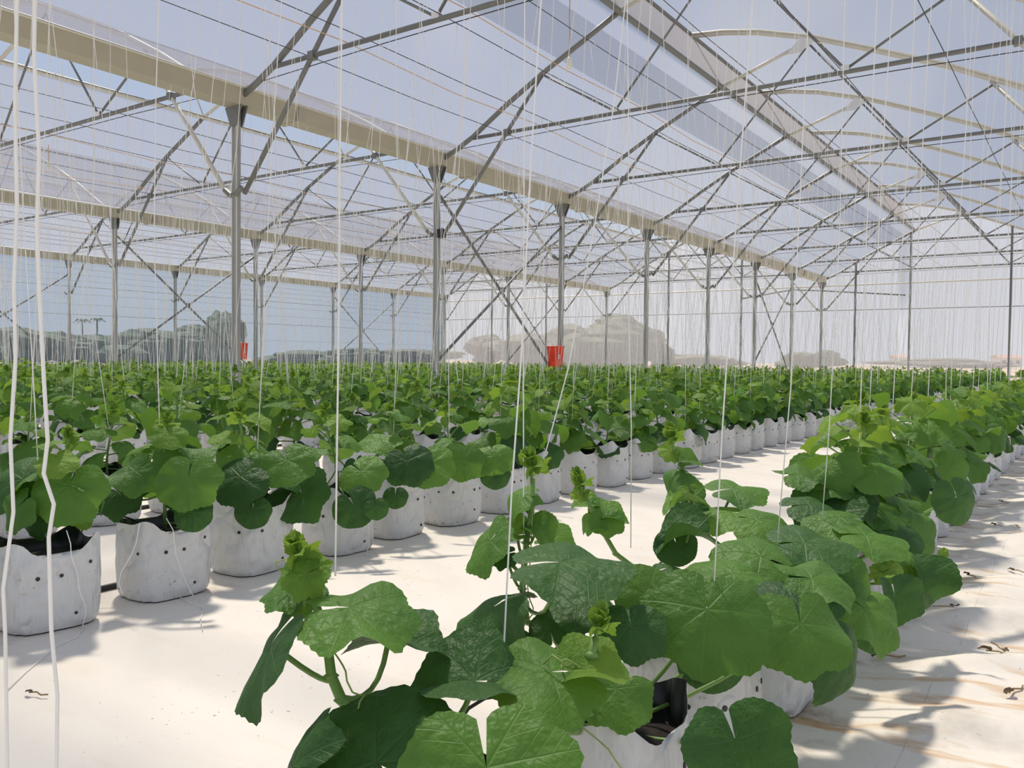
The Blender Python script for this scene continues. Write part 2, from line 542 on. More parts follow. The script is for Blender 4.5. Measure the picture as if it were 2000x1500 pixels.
# ------------------------------------------------------------------ the setting: walls
def wall_left():
    ny = 44
    m_ = MB()
    vs = []; zs = [0.5 + (GZ + 0.15 - 0.5) * i / 6 for i in range(7)]
    for j in range(ny + 1):
        y = YA + (YB - YA) * j / ny
        for z in zs:
            vs.append((XL - 0.09 + 0.02 * noise.noise(Vector((y, z, 2))), y, z))
    n = len(zs)
    m_.add(vs, [(j * n + i, j * n + i + 1, (j + 1) * n + i + 1, (j + 1) * n + i) for j in range(ny) for i in range(n - 1)], 'side_net')
    o = tag(m_.build('wall_left', None, True), 'hazy blue insect-net side wall with trees showing through', kind='structure')
    k = MB(); k.box((XL - 0.09, (YA + YB) / 2, 0.25), (0.12, YB - YA, 0.5), 'kerb_brown'); k.build('kerb', o)
    for z, r in ((0.56, 0.022), (1.55, 0.005), (2.25, 0.010), (2.6, 0.005), (2.95, 0.005), (3.2, 0.010), (3.4, 0.005), (3.6, 0.005), (3.8, 0.005)):
        t_ = MB(); t_.tube([(XL - 0.05, YA, z), (XL - 0.05, YB, z)], r, 'galvanised', 6); t_.build('rail', o)
    return o
wall_left()
def wall_back():
    m_ = MB()
    for b in (-1, 0, 1, 2):
        x0 = X1 - BAYW * b
        prof = [(0.0, GZ)] + ARCH_L[:-1] + [(2.9, 5.6), (2.9, 6.9)] + ARCH_R[1:] + [(BAYW, GZ)]
        vs = []; k = 0
        for (u, z) in prof:
            for j in range(5):
                vs.append((x0 + u, YEND + 0.06 + 0.012 * noise.noise(Vector((u + x0, j, 1))), z * j / 4))
        fs = []
        for i in range(len(prof) - 1):
            for j in range(4):
                fs.append((i * 5 + j, (i + 1) * 5 + j, (i + 1) * 5 + j + 1, i * 5 + j + 1))
        m_.add(vs, fs, 'end_film')
    o = tag(m_.build('wall_back', None, True), 'milky plastic end wall with blurred trees and fields behind', kind='structure')
    for z, r in ((0.40, 0.02), (2.92, 0.016), (3.90, 0.03)):
        t_ = MB(); t_.tube([(XL, YEND + 0.02, z), (X1 + BAYW * 2, YEND + 0.02, z)], r, 'galvanised_pale_sunlit' if z > 3.5 else 'galvanised', 6)
        t_.build('rail', o)
    return o
wall_back()

# ------------------------------------------------------------------ gutters, posts, trusses
ORD = ['first', 'second', 'third', 'fourth', 'fifth', 'sixth', 'seventh', 'eighth', 'ninth', 'tenth', 'eleventh', 'twelfth',
       'thirteenth', 'fourteenth', 'fifteenth', 'sixteenth', 'seventeenth', 'eighteenth', 'nineteenth', 'twentieth']
TENS = {2: 'twenty', 3: 'thirty', 4: 'forty', 5: 'fifty', 6: 'sixty', 7: 'seventy', 8: 'eighty'}
TENTH = {2: 'twentieth', 3: 'thirtieth', 4: 'fortieth', 5: 'fiftieth', 6: 'sixtieth', 7: 'seventieth', 8: 'eightieth'}
def ordn(i):                 # 0-based
    n = i + 1
    if n <= 20: return ORD[i]
    return TENTH[n // 10] if n % 10 == 0 else TENS[n // 10] + '-' + ORD[n % 10 - 1]

gname = {-1: 'gutter beside the camera', 0: 'nearest gutter', 1: 'middle gutter', 2: 'farthest gutter on the left wall'}
for b in (-1, 0, 1, 2):
    x0 = X1 - BAYW * b
    g = empty('gutter', (x0, 0, 0))
    tag(g, f'long beige zinc rain gutter, the {gname[b]}', 'gutter', 'roof gutters')
    m_ = MB()
    prof = [(-0.20, GZ + 0.20), (-0.13, GZ), (0.13, GZ), (0.20, GZ + 0.20), (0.185, GZ + 0.20), (0.12, GZ + 0.015), (-0.12, GZ + 0.015), (-0.185, GZ + 0.20)]
    m_.prism([(u, YA, z) for u, z in prof], (0, YB - YA, 0), 'gutter_zinc')
    m_.build('trough', g)
    for sgn in (-1, 1):
        l_ = MB(); l_.tube([(sgn * 0.205, YA, GZ + 0.205), (sgn * 0.205, YB, GZ + 0.205)], 0.018, 'galvanised_pale_sunlit', 6); l_.build('lip', g)
    if b >= 0:
        q = 0
        for k in FRAMES[:-1]:
            j_ = MB(); j_.box((0, Y0 + DY * k + 0.9, GZ + 0.09), (0.415, 0.10, 0.196), 'gutter_zinc'); j_.build('joint_sleeve', g)

def make_post():
    r = empty('gutter_post')
    m_ = MB()
    m_.box((0, 0, GZ / 2), (0.10, 0.055, GZ), 'post_steel')
    for sx in (-1, 1):
        m_.box((sx * 0.044, -0.032, GZ / 2), (0.012, 0.014, GZ), 'galvanised_pale_sunlit')
    m_.build('column', r)
    t_ = MB()
    t_.prism([(-0.06, -0.05, GZ - 0.25), (0.06, -0.05, GZ - 0.25), (0.17, -0.05, GZ), (-0.17, -0.05, GZ)], (0, 0.012, 0), 'galvanised')
    t_.prism([(-0.06, 0.04, GZ - 0.25), (0.06, 0.04, GZ - 0.25), (0.17, 0.04, GZ), (-0.17, 0.04, GZ)], (0, 0.012, 0), 'galvanised')
    t_.build('head_bracket', r)
    f_ = MB(); f_.box((0, 0, 0.10), (0.26, 0.26, 0.22), 'concrete'); f_.build('footing', r)
    for sx in (-1, 1):
        c_ = MB(); c_.tube([(sx * 0.05, -0.05, 2.92), (sx * 0.17, -0.05, 3.0)], 0.035, 'galvanised', 8); c_.build('brace_clamp', r)
    return r
proto_post = make_post()
first = True
lname = {0: 'nearest gutter', 1: 'middle gutter', 2: 'left side wall'}
for b in (0, 1, 2):
    n_vis = 0
    for k in range(-1, 8):
        x0 = X1 - BAYW * b
        p = to_px((x0, Y0 + DY * k, 2.0))
        vis = p is not None and -20 < p[0] < 2020
        if not vis: continue
        o = proto_post if first else copy_tree(proto_post)
        first = False
        o.location = (x0, Y0 + DY * k, 0)
        tag(o, f'grey galvanised post, {ordn(n_vis)} from the left under the {lname[b]}', 'post', 'gutter posts')
        n_vis += 1
bc = MB(); bc.box((0, 0, 0), (0.13, 0.10, 0.14), 'black_plastic'); 
o = bc.build('cable_box'); o.location = (X1 + 0.13, Y0 + DY - 0.05, 2.93)
tag(o, 'small black plastic cover at the brace joint of a post', 'cover')

def V3(u, z): return (u, 0, z)
def make_truss():
    r = empty('roof_truss')
    def part(name, pts, rad, mat, n=8, flat=1.0):
        m_ = MB(); m_.tube(pts, rad, mat, n, flat=flat); return m_.build(name, r, True)
    al = [V3(u, z) for u, z in ARCH_L]
    part('left_arch', al, 0.040, 'galvanised', 8)
    m_ = MB(); m_.tube([(u, 0.03, z + 0.045) for u, z in ARCH_L], 0.02, 'galvanised_pale_sunlit', 4); m_.build('film_lock', r)
    part('right_arch', [V3(u, z) for u, z in ARCH_R], 0.045, 'galvanised_pale_sunlit', 8)
    m_ = MB(); m_.tube([(u, -0.05, z + 0.03) for u, z in ARCH_R], 0.018, 'galvanised_pale_sunlit', 4); m_.build('film_lock', r)
    part('ridge_brace', [V3(3.38, 5.86), V3(4.75, 6.32)], 0.034, 'galvanised_pale_sunlit', 8)
    g_ = MB()
    g_.prism([(4.55, -0.035, 6.20), (4.78, -0.035, 6.20), (5.02, -0.035, 6.33), (5.0, -0.035, 6.42), (4.80, -0.035, 6.47)], (0, 0.02, 0), 'plate_white')
    g_.build('gusset_plate', r)
    part('vent_strut', [V3(2.80, 6.88), V3(3.38, 5.88)], 0.014, 'galvanised_pale_sunlit', 6)
    part('bottom_chord', [V3(0.75, 4.42), V3(9.0, 4.42)], 0.030, 'galvanised', 8)
    part('tie_wire', [V3(0.2, 4.28), V3(2.6, 4.33), V3(4.9, 4.35), V3(7.2, 4.33), V3(9.55, 4.28)], 0.006, 'wire_dark', 4)
    W = [(2.07, 5.20), (3.32, 4.45), (4.93, 6.32), (6.5, 4.45), (7.8, 5.18)]
    for a, b_ in zip(W[:-1], W[1:]):
        part('web_bar', [V3(*a), V3(*b_)], 0.018 if a[0] > 2.5 else 0.016, 'galvanised', 6)
    for u in (3.32, 6.5):
        c_ = MB(); c_.box((u, 0, 4.455), (0.10, 0.05, 0.09), 'plate_white'); c_.build('web_clip', r)
    part('knee_brace', [V3(0.16, 2.93), V3(2.07, 5.20)], 0.030, 'galvanised', 8)
    part('knee_brace', [V3(9.59, 2.93), V3(7.68, 5.20)], 0.030, 'galvanised_pale_sunlit', 8)  # sunlit side of the bay, lightened by its colour
    c_ = MB(); c_.box((1.42, 0, 4.42), (0.09, 0.09, 0.09), 'galvanised'); c_.build('clamp', r)
    c_ = MB(); c_.box((8.33, 0, 4.42), (0.09, 0.09, 0.09), 'galvanised'); c_.build('clamp', r)
    return r
proto_truss = make_truss()
first = True
for b in (0, 1, 2):
    for k in range(-1, 8):
        o = proto_truss if first else copy_tree(proto_truss)
        first = False
        o.location = (X1 - BAYW * b, Y0 + DY * k, 0)
        tag(o, f'arched galvanised roof truss, {ordn(k + 1)} frame from the camera in the {bayname[b]}', 'truss', 'roof trusses')
for b in (0, 1, 2):
    x0 = X1 - BAYW * b
    m_ = MB(); m_.tube([(x0 + 3.38, YA, 5.86), (x0 + 3.38, YB, 5.86)], 0.045, 'galvanised_pale_sunlit' if b else 'galvanised', 8)  # sunlight on the purlins past the nearest bay is put into their colour
    tag(m_.build('vent_purlin', None, True), f'round steel purlin along the lower edge of the ridge vent, {bayname[b]}', 'purlin', 'roof purlins')
    m_ = MB(); m_.tube([(x0 + 2.78, YA, 6.92), (x0 + 2.78, YB, 6.92)], 0.035, 'galvanised', 8)
    tag(m_.build('ridge_purlin', None, True), f'round steel purlin along the ridge of the {bayname[b]}', 'purlin', 'roof purlins')
# cross braces between posts
for b, k, lab in ((0, 1, 'crossed steel bracing bars between posts of the nearest gutter, beside a red bin'),
                  (1, 1, 'crossed steel bracing bars between posts of the middle gutter at left'),
                  (2, 1, 'crossed steel bracing bars against the left side wall at the frame edge'),
                  (0, 5, 'crossed steel bracing bars under the nearest gutter by the end wall'),
                  (1, 5, 'crossed steel bracing bars under the middle gutter by the end wall'),
                  (2, 5, 'crossed steel bracing bars on the left side wall near the far corner')):
    x0 = X1 - BAYW * b; ya = Y0 + DY * k; yb = ya + DY
    r = empty('cross_brace', (x0, ya, 0)); tag(r, lab, 'brace', 'cross braces')
    m_ = MB(); m_.tube([(-0.07, 0.02, 3.72), (-0.07, DY, 0.45)], 0.026, 'galvanised', 8); m_.build('bar', r, True)
    m_ = MB(); m_.tube([(-0.02, 0.02, 0.78), (-0.02, DY, 3.60)], 0.026, 'galvanised', 8); m_.build('bar', r, True)
    m_ = MB(); m_.box((-0.045, DY * 0.49, 2.15), (0.09, 0.07, 0.09), 'galvanised'); m_.build('clamp', r)
# end wall posts
for i, (x, zt) in enumerate(((-2.58, 5.75), (-5.87, 5.8), (-7.84, 4.8), (-12.42, 5.9), (-15.75, 5.7), (-22.2, 5.9), (-25.5, 5.7))):
    r = empty('end_wall_post', (x, YEND - 0.03, 0))
    tag(r, f'slim steel post against the end wall, {ordn(i)} from the right', 'post', 'end wall posts')
    m_ = MB(); m_.box((0, 0, zt / 2), (0.075, 0.05, zt), 'galvanised'); m_.build('column', r)
    m_ = MB(); m_.box((0, 0, 0.04), (0.16, 0.12, 0.08), 'concrete'); m_.build('base', r)
m_ = MB(); m_.tube([(-12.39, YEND - 0.10, 3.5), (-10.3, YEND - 0.10, 3.80), (-9.2, YEND - 0.10, 3.72), (-6.02, YEND - 0.10, 3.43)], 0.028, 'galvanised', 6)
tag(m_.build('roller_pipe', None, True), 'bent roller pipe lying across the end wall below the rail', 'pipe')

# ------------------------------------------------------------------ overhead wires and lamp cables
wire_x = sorted([-0.58 - 2.1 * k for k in range(14)] + [-1.54 - 2.1 * k for k in range(13)], reverse=True)
for i, x in enumerate(wire_x):
    m_ = MB(); pts = []
    for k in range(-2, 8):
        y = Y0 + DY * k
        pts.append((x, y, 4.46)); 
        if k < 7: pts.append((x, y + DY / 2, 4.44))
    m_.tube(pts, 0.0055, 'wire_dark', 4)
    tag(m_.build('trellis_wire'), f'thin dark wire over the crop, {ordn(i)} one from the right', 'wire', 'overhead trellis wires')
cables = [(-7.16, 'nearest bay, left of its ridge'), (-5.45, 'nearest bay, under its ridge vent'), (-14.2, 'middle bay'), (-16.9, 'middle bay, left side'), (-24.2, 'far left bay')]
for x, wh in cables:
    m_ = MB(); pts = []
    for k in range(-2, 8):
        pts.append((x, Y0 + DY * k, 4.47))
        if k < 7: pts.append((x + 0.02, Y0 + DY * (k + 0.5), 4.40))
    m_.tube(pts, 0.006, 'cable_orange', 4)
    tag(m_.build('lamp_cable'), f'thin orange electric cable strung lengthwise in the {wh}', 'cable', 'electric cables')
def bulb_holder(px, py, D, ztop, label):
    p = at(px, py, D)
    r = empty('bulb_holder', p); tag(r, label, 'bulb holder', 'hanging bulb holders')
    m_ = MB(); m_.tube([(0, 0, 0), (0.004, 0, (ztop - p.z) * 0.35), (-0.006, 0, (ztop - p.z) * 0.7), (0, 0, ztop - p.z)], 0.006, 'cable_orange', 5); m_.build('cord', r)
    m_ = MB(); m_.tube([(0, 0, 0.02), (0, 0, 0.0), (0, 0, -0.05), (0, 0, -0.10), (0, 0, -0.105)], [0.012, 0.026, 0.030, 0.036, 0.030], 'bulb_holder', 12); m_.build('socket', r, True)
bulb_holder(1112, 115, 9.4, 4.9, 'cream bulb holder hanging on an orange cord at the top centre')
bulb_holder(95, 318, 14.5, 4.47, 'cream bulb holder hanging at the upper left behind the thick strings')
bulb_holder(762, 446, 21.5, 4.47, 'cream bulb holder hanging in the middle bay left of a post')
bulb_holder(1581, 362, 17.0, 4.47, 'cream bulb holder hanging below the right end of the ridge vent')

# ------------------------------------------------------------------ red bins hung on the braces
def red_bin(loc, rz, w_, d_, h_, label):
    r = empty('red_bin', loc, rz); tag(r, label, 'bin', 'red plastic bins')
    def ring(z, k): return [(-w_ / 2 * k, -d_ / 2 * k, z), (w_ / 2 * k, -d_ / 2 * k, z), (w_ / 2 * k, d_ / 2 * k, z), (-w_ / 2 * k, d_ / 2 * k, z)]
    m_ = MB()
    vs = ring(0, 0.82) + ring(h_, 1.0) + ring(h_, 0.92) + ring(0.02, 0.76)
    fs = [(3, 2, 1, 0)]
    for a in (0, 4, 8):
        for i in range(4):
            j = (i + 1) % 4
            fs.append((a + i, a + j, a + 4 + j, a + 4 + i))
    fs.append((12, 13, 14, 15))
    m_.add(vs, fs, 'red_plastic'); m_.build('body', r)
    m_ = MB()
    for a, b_ in ((0, 1), (1, 2), (2, 3), (3, 0)):
        q = ring(h_, 1.04); m_.tube([q[a], q[b_]], 0.013, 'red_plastic', 6)
    m_.build('rim', r)
    for i in range(5):
        z = h_ * (0.30 + 0.10 * i); k = 0.82 + 0.18 * z / h_ + 0.02
        q = ring(z, k); m_ = MB()
        for a, b_ in ((0, 1), (1, 2), (2, 3), (3, 0)): m_.tube([q[a], q[b_]], 0.006, 'red_plastic', 4)
        m_.build('rib', r)
    m_ = MB(); m_.tube([(w_ / 2 * 0.97, -0.02, h_ * 0.62), (w_ / 2 * 0.96, 0.015, h_ * 0.54), (w_ / 2 * 0.95, -0.01, h_ * 0.48), (w_ / 2 * 0.94, 0.0, h_ * 0.40)], 0.012, 'ink_white', 5); m_.build('white_mark', r)
    m_ = MB(); m_.tube([(-w_ / 2 * 0.9, 0, h_), (-w_ * 0.3, 0.0, h_ + 0.07), (w_ * 0.1, 0, h_ + 0.02)], 0.008, 'twine', 5); m_.build('tie', r)
red_bin((-9.10, 14.66, 0.70), R_(-8), 0.20, 0.30, 0.42, 'bright red open plastic bin hung on the post right of centre')
red_bin((-19.36, 14.80, 0.78), R_(10), 0.26, 0.24, 0.44, 'red plastic bin seen just right of the large left post')

# ------------------------------------------------------------------ outside: trees and houses
def tree(px, D, top_px, wpx, label, mat, seed, lobes=9, trunk=True):
    rng = random.Random(seed)
    base = at(px, 720, D); base.z = 0
    topz = at(px, top_px, D).z
    wd = 1.35 * wpx / FPX * D
    r = empty('tree', base); tag(r, label, 'tree', 'trees outside the greenhouse')
    m_ = MB()
    for i in range(lobes):
        a = rng.uniform(0, 6.28); rr = rng.uniform(0, 0.36) * wd
        zc = topz * rng.uniform(0.2, 0.72)
        if i == 0: a, rr, zc = 0, 0, topz * 0.72
        rad = Vector((wd * rng.uniform(0.17, 0.28), wd * rng.uniform(0.17, 0.28), min(topz - zc, topz * rng.uniform(0.2, 0.34))))
        c = Vector((math.cos(a) * rr, math.sin(a) * rr, zc))
        vs = []; fs = []; nu, nv = 14, 9
        for j in range(nv + 1):
            th = math.pi * j / nv
            for k in range(nu):
                ph = 2 * math.pi * k / nu
                d = Vector((math.sin(th) * math.cos(ph), math.sin(th) * math.sin(ph), math.cos(th)))
                n_ = 1 + 0.30 * noise.noise(d * 2.3 + Vector((seed, i, 0))) + 0.20 * noise.noise(d * 6 + Vector((i, seed, 4)))
                vs.append(c + Vector((d.x * rad.x, d.y * rad.y, d.z * rad.z)) * n_)
        for j in range(nv):
            for k in range(nu):
                k2 = (k + 1) % nu
                fs.append((j * nu + k, (j + 1) * nu + k, (j + 1) * nu + k2, j * nu + k2))
        m_.add(vs, fs, mat)
    m_.build('crown', r)
    t_ = MB(); t_.tube([(0, 0, -0.06), (0.1, 0, topz * 0.25), (0, 0.1, topz * 0.6)], [wd * 0.035, wd * 0.03, wd * 0.015], 'bark', 7); t_.build('trunk', r)
TREES = [(30, 110, 640, 170, 'low grey-green tree at the left frame edge outside', 'tree_foliage'),
         (165, 115, 652, 150, 'broad low tree outside, left of the second gutter post', 'tree_foliage'),
         (290, 105, 642, 170, 'dark hedge-like tree outside beside the left cross brace', 'tree_foliage'),
         (375, 110, 634, 130, 'rounded tree outside between the left brace bars', 'tree_foliage'),
         (435, 100, 606, 110, 'tall dark tree outside just left of the large post', 'tree_foliage'),
         (600, 130, 684, 170, 'low tree line outside behind the middle posts', 'tree_foliage'),
         (700, 125, 678, 120, 'small rounded tree outside left of the black cover post', 'tree_foliage'),
         (800, 140, 682, 190, 'distant low tree outside behind the cross brace foot', 'tree_foliage_dry'),
         (955, 110, 654, 70, 'narrow tree outside in the middle of the crossed bars', 'tree_foliage_dry'),
         (1030, 105, 650, 150, 'bushy tree outside left of the red bin', 'tree_foliage_dry'),
         (1115, 105, 634, 120, 'rounded tree outside behind the red bin', 'tree_foliage_dry'),
         (1205, 100, 606, 190, 'largest round tree outside, right of the red bin', 'tree_foliage'),
         (1275, 105, 640, 90, 'shoulder-like tree outside at the right of the largest tree', 'tree_foliage'),
         (1360, 150, 692, 190, 'low distant bushes outside right of the largest tree', 'tree_foliage_dry'),
         (1565, 150, 688, 90, 'small dark bush outside behind the end wall brace', 'tree_foliage'),
         (1615, 150, 684, 70, 'small rounded bush outside right of the last gutter post', 'tree_foliage'),
         (1850, 190, 700, 260, 'faint low hedge outside at the far right', 'tree_foliage_dry')]
for i, (px, D, tp, wp, lab, mt) in enumerate(TREES):
    tree(px, D, tp, wp, lab, mt, 11 + i * 3)
for i, (px, tp) in enumerate(((161, 628), (190, 626))):
    D = 120; base = at(px, 720, D); base.z = 0; tz = at(px, tp, D).z
    r = empty('palm_tree', base); tag(r, ['thin palm outside, the left one of two', 'thin palm outside, the right one of two'][i], 'tree', 'palms outside')
    m_ = MB(); m_.tube([(0, 0, -0.06), (0.1, 0, tz * 0.5), (0, 0, tz)], [0.16, 0.12, 0.1], 'bark', 6); m_.build('trunk', r)
    for k in range(8):
        a = k * 0.785; m_ = MB()
        m_.tube([(0, 0, tz), (math.cos(a) * 0.6, math.sin(a) * 0.6, tz + 0.3), (math.cos(a) * 1.3, math.sin(a) * 1.3, tz - 0.25)], [0.05, 0.14, 0.02], 'tree_foliage', 4, flat=0.4); m_.build('frond', r)
def house(px, D, wpx, zt, label):
    b = at(px, 720, D); b.z = -0.06; wd = wpx / FPX * D
    r = empty('house', b, YAW); tag(r, label, 'house', 'houses outside')
    m_ = MB(); m_.box((0, 0, zt / 2), (wd, wd * 0.7, zt), 'house_wall'); m_.build('wall', r)
    m_ = MB(); m_.prism([(-wd * 0.55, -wd * 0.4, zt), (-wd * 0.55, wd * 0.4, zt), (-wd * 0.55, 0, zt * 1.35)], (wd * 1.1, 0, 0), 'house_roof'); m_.build('roof', r)
    for k in (-0.3, 0.3):
        m_ = MB(); m_.box((k * wd, -wd * 0.355, zt * 0.55), (wd * 0.16, 0.08, zt * 0.35), 'window_dark'); m_.build('window', r)
    m_ = MB(); m_.box((0, -wd * 0.355, zt * 0.34), (wd * 0.14, 0.08, zt * 0.68), 'kerb_brown'); m_.build('door', r)
house(57, 150, 26, 2.6, 'small pale house outside at the left frame edge')
house(1757, 260, 30, 2.6, 'small pale house outside, left of the two at right')
house(1965, 260, 44, 2.8, 'wide pale house outside at the far right')

# ------------------------------------------------------------------ melon leaves
def leaf_geo(na, nr, bendy=0.4, side=0.3, fold=0.0, wave=0.03, ph=0.0, pucker=0.035, teeth=0.013, lobes=0.03, rag=0.0, twist=0.0, narrow=1.0):
    us = [0, .15, .33, .5, .65, .8, .92, 1.0]
    rs = [1.0, .965, .99, .965, .90, .79, .66, .47]
    V = [(0, 0, 0)]; U = [(0, 0)]
    for j in range(1, nr + 1):
        t = (j / nr) ** 0.85
        for i in range(na):
            phi = -math.pi + 0.10 + (2 * math.pi - 0.20) * i / (na - 1)
            u = abs(phi) / math.pi
            R = float(np.interp(u, us, rs))
            R *= 1 + lobes * math.cos(phi / R_(48) * 2 * math.pi)
            R *= 1 + rag * noise.noise(Vector((phi * 1.7, ph, 0.3)))
            if teeth and j == nr: R *= 1 + (teeth if i % 2 else -teeth)
            r = R * t
            x = r * math.sin(phi) * narrow; y = r * math.cos(phi)
            z = pucker * r * (0.5 - 0.5 * math.cos(phi / R_(48) * 2 * math.pi))
            z += fold * abs(x)
            z += wave * r * r * math.sin(3 * phi + ph) + wave * 0.7 * r ** 2 * math.sin(5 * phi + 2 * ph)
            z += 0.018 * noise.noise(Vector((x * 5, y * 5, ph)))
            U.append((x, y))
            # bend about the cross axis (apex droops) and about the midrib (sides droop)
            if abs(bendy) > 1e-3:
                a = bendy * y
                y2 = math.sin(a) / bendy; z += (math.cos(a) - 1) / bendy
            else: y2 = y
            if abs(side) > 1e-3:
                a = side * x
                x2 = math.sin(a) / side; z += (math.cos(a) - 1) / side
            else: x2 = x
            if twist:
                a = twist * y2; x2, z = x2 * math.cos(a) - z * math.sin(a), x2 * math.sin(a) + z * math.cos(a)
            V.append((x2, y2, z))
    T = []
    for i in range(na - 1): T.append((0, 1 + i + 1, 1 + i))
    for j in range(nr - 1):
        o = 1 + j * na
        for i in range(na - 1):
            T.append((o + i, o + i + 1, o + na + i)); T.append((o + i + 1, o + na + i + 1, o + na + i))
    V = np.array(V, dtype=float); T = np.array(T, dtype=np.int64)
    U = np.array(U, dtype=float) / 2.6 + 0.5
    # faces upward
    n = np.cross(V[T[:, 1]] - V[T[:, 0]], V[T[:, 2]] - V[T[:, 0]]).sum(0)
    if n[2] < 0: T = T[:, ::-1].copy()
    return V, T, U
SHAPES = [dict(bendy=.7, side=.5, wave=.05, ph=.3, lobes=.045, rag=.10), dict(bendy=.35, side=.3, wave=.075, ph=1.1, lobes=.04, rag=.08), dict(bendy=1.15, side=.6, wave=.06, ph=2.0, lobes=.05, rag=.10),
          dict(bendy=.55, side=0, fold=.38, wave=.06, ph=2.7, lobes=.04, rag=.12), dict(bendy=-.4, side=1.1, wave=.07, ph=.8, lobes=.05, rag=.10), dict(bendy=.5, side=.35, wave=.11, ph=4.0, rag=.14, lobes=.06),
          dict(bendy=1.5, side=.35, wave=.06, ph=5.0, rag=.10, lobes=.05), dict(bendy=.5, side=.4, wave=.03, ph=1.0, teeth=0.006, lobes=.012, rag=.05),
          dict(bendy=.8, side=1.2, wave=.08, ph=3.1, twist=.6, lobes=.05, rag=.12), dict(bendy=.9, side=-.8, fold=.15, wave=.09, ph=.2, twist=-.6, rag=.14, lobes=.05)]
YSH = [dict(bendy=.9, side=0, fold=.7, wave=.18, ph=1.0, teeth=.05, lobes=.09, pucker=.10, narrow=.62), dict(bendy=-.6, side=-1.0, wave=.20, ph=2.2, teeth=.05, lobes=.09, pucker=.10, narrow=.66),
       dict(bendy=.6, side=.6, wave=.14, ph=3.3, teeth=.045, lobes=.08, pucker=.08, rag=.1)]
NSH = len(SHAPES)
HI = [leaf_geo(72, 7, **s) for s in SHAPES] + [leaf_geo(56, 6, **s) for s in YSH]
def lo_args(s):
    d = dict(s); d['teeth'] = 0; d['pucker'] = 0.02; return d
MID = [leaf_geo(22, 3, **lo_args(s)) for s in SHAPES] + [leaf_geo(16, 2, **lo_args(s)) for s in YSH]
LOW = [leaf_geo(9, 2, **lo_args(s)) for s in SHAPES] + [leaf_geo(8, 1, **lo_args(s)) for s in YSH]
LEAF_MESH = {}
def leaf_mesh(v, mat):
    if (v, mat) not in LEAF_MESH:
        ta = TA(); ta.add(*HI[v], mat); LEAF_MESH[(v, mat)] = ta.mesh('leaf')
    return LEAF_MESH[(v, mat)]

def frame(pos, apex, nrm, r):
    n = nrm.normalized(); a = (apex - n * apex.dot(n))
    if a.length < 1e-4: a = Vector((1, 0, 0)) - n * n.x
    a.normalize(); x = a.cross(n).normalized()
    m = Matrix((x, a, n)).transposed() * r
    m = m.to_4x4(); m.translation = pos
    return m

def tip_ta(geos, rng, s):
    """growing tip: a tuft of crumpled young leaves"""
    ta = TA()
    for i in range(7):
        az = i * 2.4 + rng.uniform(-.3, .3); el = R_(46 + 6.5 * i + rng.uniform(-12, 8))
        out = Vector((math.cos(az), math.sin(az), 0))
        d = out * math.cos(el) + Vector((0, 0, 1)) * math.sin(el)
        n = Vector((0, 0, 1)) * math.cos(el) - out * math.sin(el)
        r = s * (0.80 - 0.075 * i) * rng.uniform(.85, 1.1)
        ta.addM(geos[NSH + (2 if i == 0 else i % 2)], frame(d * s * 0.25 + Vector((0, 0, s * 0.10 * i)), d, n, r), 'leaf_young')
    ta.tube([Vector((0, 0, -s * 0.5)), Vector((0, 0, s * 0.7))], [s * 0.09, s * 0.05], 'stem_green', 5)
    return ta
TIP_RNG = random.Random(5)
TIPS_HI = [tip_ta(HI, TIP_RNG, 1.0) for _ in range(3)]
TIPS_LO = [tip_ta(LOW, TIP_RNG, 1.0) for _ in range(3)]
TIP_MESH = [t.mesh('growing_tip') for t in TIPS_HI]

def bez(a, b, c, n=4):
    return [a * (1 - t) ** 2 + b * 2 * t * (1 - t) + c * t * t for t in [i / n for i in range(n + 1)]]
def tendril_pts(p, d, L, rng):
    pts = []; side = d.cross(Vector((0, 0, 1)))
    if side.length < 1e-3: side = Vector((1, 0, 0))
    side.normalize()
    for i in range(13):
        t = i / 12
        curl = 0.018 * max(0, t - .45) * 2
        pts.append(p + d * L * t + Vector((0, 0, -0.06 * t * t)) + side * math.sin(t * 14) * curl + Vector((0, 0, 1)) * math.cos(t * 14) * curl)
    return pts

